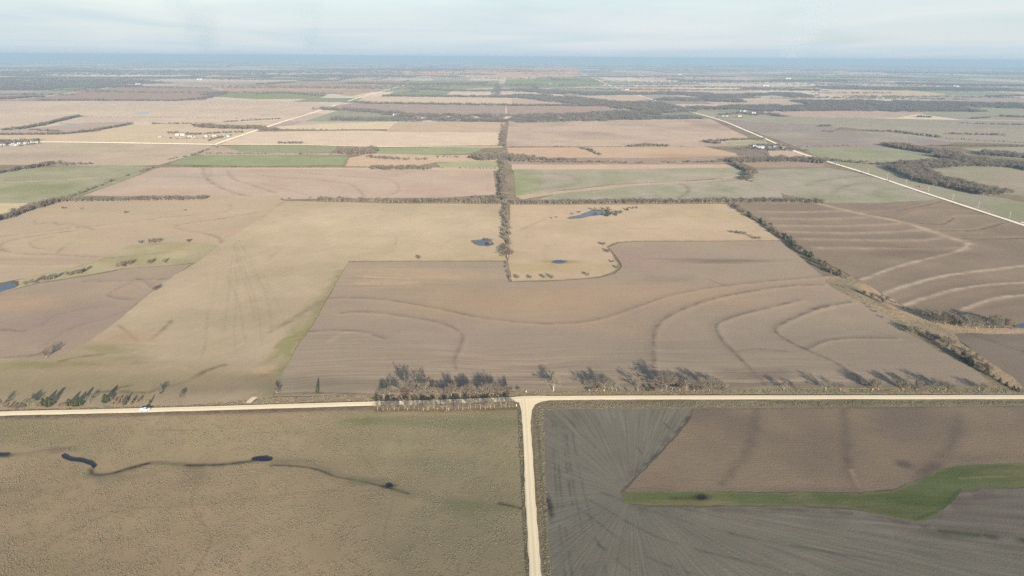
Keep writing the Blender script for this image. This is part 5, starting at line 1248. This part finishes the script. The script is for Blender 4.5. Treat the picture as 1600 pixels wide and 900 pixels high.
def pickup(px, py, ax, ay):
    x, y = P(px, py)
    e = empty('pickup_truck', (x, y, .72), math.atan2(ay, ax))
    e.scale = (1.2, 1.15, 1.15)
    tag(e, 'white crew cab pickup truck standing on the left gravel road', 'truck')
    b = MB()
    b.prism([(-2.95, .55), (2.85, .55), (2.95, .7), (2.93, 1.02), (2.6, 1.14), (1.35, 1.2), (-.95, 1.2), (-.95, .75), (-2.8, .75), (-2.8, 1.2), (-2.95, 1.2)], -.78, .78)
    b.box(-2.95, -.95, -.99, -.79, .5, 1.2); b.box(-2.95, -.95, .79, .99, .5, 1.2)
    b.box(-.95, 2.55, -.99, -.781, .55, 1.17); b.box(-.95, 2.55, .781, .99, .55, 1.17)
    me = b.mesh('body', [M_WHITE]); o = bpy.data.objects.new('body', me); C.objects.link(o); o.parent = e
    k = MB(); k.prism([(-.98, 1.2), (1.5, 1.2), (.75, 1.86), (.5, 1.92), (-.7, 1.92), (-.9, 1.84)], -.8, .8)
    o = bpy.data.objects.new('cab', k.mesh('cab', [M_WHITE])); C.objects.link(o); o.parent = e

    def part(nm, mb, mt, par=e):
        q = bpy.data.objects.new(nm, mb.mesh(nm, [mt])); C.objects.link(q); q.parent = par
        return q
    g = MB(); g.poly([(1.44, -.7, 1.27), (1.44, .7, 1.27), (.83, .64, 1.81), (.83, -.64, 1.81)]); part('windscreen', g, M_GLASS)
    g = MB(); g.poly([(-1.0, -.68, 1.3), (-.93, -.64, 1.8), (-.93, .64, 1.8), (-1.0, .68, 1.3)]); part('rear_window', g, M_GLASS)
    for s in (-1, 1):
        for x0, x1, x2, x3 in ((-.8, .2, .2, -.72), (.28, 1.3, .72, .28)):
            g = MB(); pts = [(x0, s * .805, 1.26), (x1, s * .805, 1.26), (x2, s * .805, 1.8), (x3, s * .805, 1.8)]
            g.poly(pts if s < 0 else pts[::-1]); part('side_window', g, M_GLASS)
        g = MB(); g.box(2.9, 2.97, s * .8 - .16, s * .8 + .16, .78, .98); part('headlight', g, M_LAMP)
        g = MB(); g.box(-2.98, -2.9, s * .88 - .09, s * .88 + .09, .8, 1.15); part('tail_light', g, M_REDL)
        g = MB(); g.box(1.0, 1.12, s * 1.0 - .02, s * 1.0 + s * .2 + .02, 1.2, 1.38); part('mirror', g, M_BLACK)
    g = MB(); g.box(2.93, 3.05, -.95, .95, .45, .68); part('bumper', g, M_CHROME)
    g = MB(); g.box(-3.06, -2.94, -.95, .95, .45, .66); part('bumper', g, M_CHROME)
    g = MB(); g.box(-2.99, -2.955, -.76, .76, .7, 1.19); part('tailgate', g, M_WHITE)
    for wx in (-1.85, 1.85):
        for s in (-1, 1):
            t = MB(); n = 16
            for yy in (s * .74, s * 1.0):
                for i in range(n): t.v.append(np.array((wx + .4 * math.cos(6.283 * i / n), yy, .4 + .4 * math.sin(6.283 * i / n))))
            for i in range(n): t.f.append((i, (i + 1) % n, n + (i + 1) % n, n + i)); t.m.append(0)
            t.f.append(tuple(range(n))); t.m.append(0); t.f.append(tuple(range(2 * n - 1, n - 1, -1))); t.m.append(0)
            w = part('wheel', t, M_BLACK)
            h = MB()
            h.poly([(wx + .23 * math.cos(6.283 * i / 10), s * 1.004, .4 + .23 * math.sin(6.283 * i / 10)) for i in range(10)])
            part('rim', h, M_CHROME, w)


q0, q1 = P(215, 642), P(240, 641.2)
pickup(227, 642.6, q1[0] - q0[0], q1[1] - q0[1])

# ------------------------------------------------------------------ utility poles by the white road
M_POLE = plain('weathered_pole', (0.42, 0.39, 0.34), .8, .15, 2)
M_INS = plain('porcelain', (0.7, 0.7, 0.68), .3, .02)


def pole(px, py, label, h=11.5):
    x, y = P(px, py)
    e = empty('utility_pole', (x, y, .3), math.radians(-38)); tag(e, label, 'utility pole', 'utility poles along the white road')
    b = MB(); b.tube([(0, 0, -.5), (0, 0, h * .5), (0, 0, h)], [.26, .23, .19], 8)
    o = bpy.data.objects.new('pole', b.mesh('pole', [M_POLE])); C.objects.link(o); o.parent = e
    b = MB(); b.box(-1.5, 1.5, .2, .36, h - 1.0, h - .78); b.tube([(-.9, .28, h - 1), (0, .2, h - 1.9)], [.05, .05], 4); b.tube([(.9, .28, h - 1), (0, .2, h - 1.9)], [.05, .05], 4)
    a = bpy.data.objects.new('crossarm', b.mesh('crossarm', [M_POLE])); C.objects.link(a); a.parent = e
    for q in (-1.35, -.5, .5, 1.35):
        b = MB(); b.tube([(q, .28, h - .78), (q, .28, h - .66), (q, .28, h - .5)], [.06, .12, .05], 6)
        i = bpy.data.objects.new('insulator', b.mesh('insulator', [M_INS])); C.objects.link(i); i.parent = a


for (px, py), lb in zip(((1577, 341.5), (1528, 325.5), (1488, 313), (1450, 301), (1415, 290), (1386, 280.5), (1356, 271)),
                        ('nearest pale utility pole at the right edge by the white road', 'second pale utility pole from the right edge', 'third pale utility pole from the right edge', 'fourth pale utility pole, just right of the red wagon', 'fifth pale utility pole, left of the red wagon', 'sixth, small pale utility pole from the right edge', 'farthest pale utility pole, above a dark roadside bush')):
    pole(px, py, lb)

# red wagon in the roadside pasture
M_RED2 = plain('rusty_red_paint', (0.30, 0.085, 0.04), .6, .2, 2)
x, y = P(1437, 292.5)
e = empty('farm_wagon', (x, y, .3), .3); tag(e, 'small rust red farm wagon standing in the pasture beside the white road', 'wagon')
b = MB(); b.prism([(-2.3, 2.6), (2.3, 2.6), (1.4, 1.0), (-1.4, 1.0)], -1.5, 1.5)
o = bpy.data.objects.new('hopper', b.mesh('hopper', [M_RED2])); C.objects.link(o); o.parent = e
b = MB(); b.box(-1.9, 1.9, -.9, .9, .75, .98); b.box(1.9, 3.4, -.08, .08, .7, .85)
o = bpy.data.objects.new('chassis', b.mesh('chassis', [M_BLACK])); C.objects.link(o); o.parent = e
for wx in (-1.5, 1.5):
    for s in (-1, 1):
        b = MB(); b.tube([(wx, s * .95, .5), (wx, s * 1.25, .5)], [.5, .5], 12); b.poly([(wx + .5 * math.cos(6.283 * i / 12), s * 1.25, .5 + .5 * math.sin(6.283 * i / 12)) for i in range(12)])
        o = bpy.data.objects.new('wheel', b.mesh('wheel', [M_BLACK])); C.objects.link(o); o.parent = e

# ------------------------------------------------------------------ farm buildings
M_WW = plain('white_siding', (0.43, 0.42, 0.40), .6, .05)
M_WR = plain('pale_metal_roof', (0.36, 0.365, 0.37), .6, .05)
M_GR = plain('grey_shingle', (0.22, 0.21, 0.21), .8, .1)
M_TW = plain('tan_siding', (0.50, 0.44, 0.35), .7, .08)
M_BR = plain('brown_boards', (0.20, 0.14, 0.10), .8, .12)
M_DK = plain('dark_opening', (0.04, 0.04, 0.045), .5, .05)


def building(name, cat, px, py, w, d, h, label, wall=M_WW, roof=M_WR, rz=0.0, door=True, wins=0, group=None):
    x, y = P(px, py)
    e = empty(name, (x, y + d / 2, .3), rz); tag(e, label, cat, group)
    rh = h + d * .22
    b = MB(); b.prism([(-d / 2, 0), (d / 2, 0), (d / 2, h), (0, rh), (-d / 2, h)], -w / 2, w / 2)
    b.v = [np.array((q[1], q[0], q[2])) for q in b.v]
    o = bpy.data.objects.new('wall', b.mesh('wall', [wall])); C.objects.link(o); o.parent = e
    b = MB(); ov = .5; t = .18
    for s in (-1, 1):
        zl = h - ov * .44
        b.prism([(0, rh + .02), (0, rh + .02 + t), (s * (d / 2 + ov), zl + .02 + t), (s * (d / 2 + ov), zl + .02)], -w / 2 - .4, w / 2 + .4)
    b.v = [np.array((q[1], q[0], q[2])) for q in b.v]
    o = bpy.data.objects.new('roof', b.mesh('roof', [roof])); C.objects.link(o); o.parent = e
    if door:
        b = MB(); dw = min(w * .22, 4.5); b.box(-w * .1, -w * .1 + dw, -d / 2 - .08, -d / 2 - .003, 0, h * .78)
        o = bpy.data.objects.new('door', b.mesh('door', [M_DK if cat != 'house' else M_BR])); C.objects.link(o); o.parent = e
    for k in range(wins):
        b = MB(); x0 = -w * .38 + k * w * .76 / max(1, wins - 1); b.box(x0 - .6, x0 + .6, -d / 2 - .07, -d / 2 - .003, 1.0, 2.3)
        o = bpy.data.objects.new('window', b.mesh('window', [M_GLASS])); C.objects.link(o); o.parent = e


building('barn', 'barn', 1188, 232.6, 24, 11, 5.0, 'long white farm shed by the feedlot beside the white road')
building('shed', 'shed', 1179, 229.5, 9, 7, 3.5, 'small white shed at the left of the long white farm shed')
building('house', 'house', 1212, 230.6, 13, 9, 3.6, 'white house between trees right of the long white farm shed', roof=M_GR, wins=3)
building('shed', 'shed', 1203, 231.5, 9, 6, 3.2, 'brown shed between the white shed and the house', wall=M_BR, roof=M_GR)
building('shed', 'shed', 1225, 233, 8, 6, 3, 'grey roofed shed beside the road below the white house', wall=M_TW, roof=M_GR)
for px, py, w, d, h, nm, wl, rf, lb in ((1158, 174.6, 11, 9, 5, 'house', M_WW, M_GR, 'white house at the top left of the far right farmstead'), (1163.5, 175.2, 12, 9, 6, 'barn', M_WW, M_WR, 'white barn beside the top house of the far right farmstead'), (1178, 177.6, 20, 11, 5, 'barn', M_WW, M_WR, 'pale long barn at the right of the far farmstead'),
                                     (1142, 178.6, 14, 9, 4, 'shed', M_TW, M_WR, 'tan shed at the left of the far right farmstead'), (1130, 182, 10, 8, 3.6, 'house', M_WW, M_GR, 'small white house nearest the road at the far farmstead'), (1136, 182.4, 9, 7, 3.5, 'shed', M_WW, M_WR, 'white shed just right of the small house near the road'), (1156, 182.4, 16, 9, 3.6, 'shed', M_TW, M_WR, 'low pale shed in the yard below the far farmstead')):
    building(nm, nm, px, py, w, d, h, lb, wl, rf, group='far right farmstead')
for px, py, w, d, h, nm, wl, rf, lb in ((297, 214.6, 12, 9, 4, 'shed', M_WW, M_WR, 'white shed in the middle of the left farmyard'), (281, 211.8, 30, 12, 4.5, 'barn', M_TW, M_WR, 'long grey barn at the left of the left farmyard'), (322, 214.3, 8, 7, 6.5, 'house', M_WW, M_GR, 'tall white house by the trees of the left farmyard'),
                                     (304, 215, 6, 5, 3, 'shed', M_WW, M_WR, 'tiny white shed right of the middle shed in the left farmyard'), (335, 213.2, 12, 8, 3.5, 'shed', M_TW, M_WR, 'pale shed right of the white house in the left farmyard'), (353, 214, 22, 10, 4, 'barn', M_WW, M_WR, 'broad pale barn near the road in the left farmyard'), (250, 214.6, 10, 7, 2.6, 'shed', M_WW, M_WR, 'low white shed at the far left end of the farmyard')):
    building(nm, nm, px, py, w, d, h, lb, wl, rf, group='left farmyard buildings')
for k, (px, py, w, nm) in enumerate(((4, 227.4, 12, 'house'), (11, 225.6, 9, 'house'), (16, 228.3, 11, 'house'), (20, 226, 9, 'shed'), (24.5, 227.8, 10, 'house'), (29, 225.4, 9, 'shed'), (35, 224.6, 12, 'house'), (40.5, 225.2, 10, 'house'), (50, 223.4, 11, 'shed'), (55, 223.2, 10, 'house'))):
    building(nm, nm, px, py, w, 8, 3.4, ['pale house at the left edge of the farm hamlet', 'second white house from the left edge of the hamlet', 'white house in front, third from the left of the hamlet', 'white shed behind the front house of the hamlet', 'white house in front, middle of the hamlet', 'white shed in the middle of the hamlet by the trees',
             'white house right of the middle of the hamlet', 'white house left of the right pair in the hamlet', 'white shed left of the last house of the hamlet', 'last white house at the right end of the hamlet'][k], M_WW, M_WR if k % 3 else M_GR, rz=[.0, .3, -.2, .1, .5][k % 5], group='hamlet on the far left')
for px, py, w, d, h, lb in ((312, 125, 60, 26, 10, 'white barn alone beyond the far left field'), (215, 132.6, 40, 20, 8, 'white barn by the blue woods on the far left'), (1232, 123.6, 70, 30, 11, 'white barn far beyond the woods on the right'), (1494, 136, 55, 24, 9, 'white barn far right beyond the long wood'), (1197, 134.8, 60, 22, 8, 'tan roofed far barn right of centre'),
                            (617, 180.4, 18, 12, 5, 'left white barn in the tree belt left of centre'), (622, 180.2, 12, 10, 5, 'right white barn in the tree belt left of centre'), (945, 133.5, 18, 12, 6, 'white house left of the thin far road'), (951, 134, 14, 10, 5, 'white house touching the thin far road'), (980, 141, 30, 14, 6, 'white barn by the thin far road above the woods'), (860, 132, 40, 16, 6, 'white barn in the green far field right of centre'), (1062, 117, 60, 26, 9, 'white barn very far right of centre')):
    building('barn', 'barn', px, py, w, d, h, lb, group='far white barns')

# marker posts at the junction
M_POST = plain('white_post', (0.75, 0.74, 0.7), .5, .05)
for (px, py), lb in zip(((807, 635.5), (822, 614)), ('white marker post at the left corner of the junction', 'white marker post across the road from the junction')):
    x, y = P(px, py)
    e = empty('marker_post', (x, y, .3)); tag(e, lb, 'post')
    b = MB(); b.tube([(0, 0, -.2), (0, 0, 1.6)], [.12, .11], 8); o = bpy.data.objects.new('post', b.mesh('post', [M_POST])); C.objects.link(o); o.parent = e
    b = MB(); b.box(-.3, .3, -.16, -.125, 1.0, 1.6); o = bpy.data.objects.new('reflector_plate', b.mesh('reflector_plate', [M_POST])); C.objects.link(o); o.parent = e

# ------------------------------------------------------------------ grass tussocks and weeds (real blades)
GRASSC = bpy.data.collections.new('grass_shapes')
M_TUS = leafy('tussock_blades', (0.285, 0.235, 0.16), .28)
M_TUG = leafy('green_blades', (0.20, 0.205, 0.105), .35)
for i in range(6):
    R = np.random.default_rng(90 + i); b = MB()
    for k in range(20):
        a = R.uniform(0, 6.283); rr = .42 * math.sqrt(R.random())
        b.twig((math.cos(a) * rr, math.sin(a) * rr, -.03), (math.cos(a) * .55 + R.normal() * .3, math.sin(a) * .55 + R.normal() * .3, 1), R.uniform(.4, .8), R.uniform(.035, .07))
    GRASSC.objects.link(bpy.data.objects.new('shape_%02d' % i, b.mesh('tussock', [M_TUG if i == 5 else M_TUS])))
GN_GRASS = scatter_nodes(GRASSC)


def scatter_in(poly_px, spacing, thr, seed, big=1.0, green=.0):
    poly = [P(*q) for q in poly_px]
    a = np.array(poly); g = np.random.default_rng(seed)
    n = int((a[:, 0].max() - a[:, 0].min()) * (a[:, 1].max() - a[:, 1].min()) / spacing ** 2)
    x = g.uniform(a[:, 0].min(), a[:, 0].max(), n); y = g.uniform(a[:, 1].min(), a[:, 1].max(), n)
    m = inside(x, y, poly) & (np.hypot(x, y) < 760)
    x, y = x[m], y[m]
    d = fbm(x / 7, y / 7, seed, 3) + .35 * (vnoise(x / 1.9, y / 1.9, seed + 9) - .5)
    k = d > thr; x, y, d = x[k], y[k], d[k]
    s = big * g.uniform(.6, 1.25, len(x)) * (.7 + .6 * np.clip((d - thr) * 2, 0, 1))
    gp = np.clip((fbm(x / 45, y / 45, 40) - .5) * 4, 0, 1) * .35 + green
    v = np.where(g.random(len(x)) < gp, 5, g.integers(0, 5, len(x)))
    return list(zip(x, y, s, s * g.uniform(.9, 1.3, len(x)), v))


past = scatter_in([(-260, 668), (0, 655), (300, 649), (590, 641), (808, 639), (813, 700), (817, 780), (826, 940), (-300, 940)], .80, .37, 51, .38)
creek = smooth_line([P(*q) for q in [(0, 711), (60, 706), (97, 712), (140, 727), (143, 740), (155, 743), (178, 740), (205, 732), (235, 724), (270, 725), (310, 727), (350, 725), (405, 718), (470, 729), (500, 735), (525, 745), (560, 751), (605, 761), (640, 772)]], 4)
ca_ = np.array([q[:2] for q in past]); dc = dist_poly(ca_[:, 0], ca_[:, 1], creek)
past = [q for q, z in zip(past, dc) if z > 3.2 + 2.0 * random.random()]
mass('grass', 'tan tussocks of the rough prairie pasture in the lower left', past, GN_GRASS)
vg = []
vg += scatter_in([(-200, 638), (0, 631), (150, 625), (330, 624), (590, 617), (806, 613), (806, 618), (590, 626), (300, 635), (0, 643), (-200, 650)], .8, .36, 52, .85)
vg += scatter_in([(800, 611), (1000, 609), (1300, 607), (1560, 606), (1700, 609), (1700, 615), (1300, 615), (900, 616.5), (815, 617)], .8, .34, 53, .85)
vg += scatter_in([(836, 640), (846, 630), (870, 628), (1200, 628), (1700, 627), (1700, 632), (1084, 637), (900, 639), (850, 641), (853, 760), (862, 920), (852, 920), (842, 760)], .85, .42, 54, .7, .2)
vg += scatter_in([(809, 636), (815, 634), (822, 760), (832, 920), (826, 920), (814, 760)], .85, .42, 55, .7, .1)
vg += scatter_in([(1300, 440), (1372, 458), (1440, 490), (1480, 510), (1600, 514), (1600, 522), (1490, 521), (1500, 536), (1590, 605), (1555, 605), (1530, 582), (1430, 527), (1340, 468)], 1.2, .42, 56, 1.3)
mass('verge_grass', 'dry weeds and tall grass along the road verges and creek strip', vg, GN_GRASS)
print('tufts', len(past), len(vg))

# ------------------------------------------------------------------ smoke of grass fires beyond the horizon
def smoke(px, pytop, width_px, drift_px, dens, col, label, seed):
    D = 74000.0
    d = ray(px, 88); k = D / math.hypot(d.x, d.y)
    x, y = d.x * k, d.y * k
    hgt = (88 - pytop) / FPX * D * 1.02; wid = width_px / FPX * D; dr = drift_px / FPX * D
    b = MB(); n = 10; prof = []
    for i in range(9):
        t = i / 8
        prof.append(((dr * t ** 1.4, 0, t * hgt), wid * (.35 + .75 * t ** .8) * .5))
    b.tube([p for p, r in prof], [r for p, r in prof], n)
    b.f.append(tuple(range(n - 1, -1, -1))); b.m.append(0); b.f.append(tuple(range(8 * n, 9 * n))); b.m.append(0)
    m = bpy.data.materials.new('thin_smoke'); m.use_nodes = True; t = m.node_tree; t.nodes.clear(); N = t.nodes.new; L = t.links.new
    o = N('ShaderNodeOutputMaterial'); p = N('ShaderNodeVolumePrincipled'); p.inputs['Color'].default_value = (*col, 1)
    tc = N('ShaderNodeTexCoord'); sp = N('ShaderNodeSeparateXYZ'); L(tc.outputs['Object'], sp.inputs[0])

    def mth(op, a, bb):
        q = N('ShaderNodeMath'); q.operation = op
        for i, z in enumerate((a, bb)):
            if isinstance(z, (int, float)): q.inputs[i].default_value = z
            else: L(z, q.inputs[i])
        return q.outputs[0]
    tt = mth('MAXIMUM', mth('DIVIDE', sp.outputs['Z'], hgt), 0.0)
    cx = mth('MULTIPLY', mth('POWER', tt, 1.4), dr)
    rad = mth('MULTIPLY', mth('ADD', mth('MULTIPLY', mth('POWER', tt, .8), .75), .35), wid * .5)
    ns = N('ShaderNodeTexNoise'); ns.inputs['Scale'].default_value = 2.2 / wid; ns.inputs['Detail'].default_value = 4; L(tc.outputs['Object'], ns.inputs['Vector'])
    dx = mth('SUBTRACT', sp.outputs['X'], cx); dy = sp.outputs['Y']
    r = mth('DIVIDE', mth('SQRT', mth('ADD', mth('MULTIPLY', dx, dx), mth('MULTIPLY', dy, dy)), 0), rad)
    e_ = mth('MAXIMUM', mth('SUBTRACT', 1.0, r), 0.0)
    w = mth('MULTIPLY', e_, mth('MAXIMUM', mth('MULTIPLY', mth('SUBTRACT', ns.outputs[0], .32), 4.0), 0.0))
    w = mth('MULTIPLY', w, mth('MAXIMUM', mth('SUBTRACT', 1.7, mth('MULTIPLY', tt, 2.2)), 0.12))
    L(mth('MULTIPLY', w, dens / wid), p.inputs['Density'])
    L(p.outputs[0], o.inputs['Volume'])
    s = mesh_obj('smoke_plume', b.v, b.f, m, loc=(x, y, -20))
    tag(s, label, kind='stuff')


smoke(324, -60, 110, -40, 1.3, (.42, .58, .68), 'faint blue grey smoke column rising on the left horizon', 1)
smoke(480, -30, 70, 25, .9, (.48, .62, .70), 'fainter smoke wisp rising right of the smoke column', 2)
smoke(1232, -90, 110, 130, .9, (.75, .82, .88), 'pale slanting smoke drifting up on the right horizon', 3)

# ------------------------------------------------------------------ haze: one closed box of thin air
def haze_box():
    x0, x1, y0, y1, z0, z1 = -46000, 46000, -30000, 66000, -1.0, 256.0
    v = [(x, y, z) for z in (z0, z1) for y in (y0, y1) for x in (x0, x1)]
    f = [(0, 2, 3, 1), (4, 5, 7, 6), (0, 1, 5, 4), (2, 6, 7, 3), (0, 4, 6, 2), (1, 3, 7, 5)]
    m = bpy.data.materials.new('haze_air'); m.use_nodes = True
    t = m.node_tree; t.nodes.clear()
    o = t.nodes.new('ShaderNodeOutputMaterial'); p = t.nodes.new('ShaderNodeVolumePrincipled')
    p.inputs['Color'].default_value = HAZE_COL
    p.inputs['Density'].default_value = HAZE
    p.inputs['Anisotropy'].default_value = 0.0
    t.links.new(p.outputs[0], o.inputs['Volume'])
    h = mesh_obj('haze', v, f, m)
    tag(h, 'thin pale air haze lying over the whole plain', kind='stuff')


haze_box()
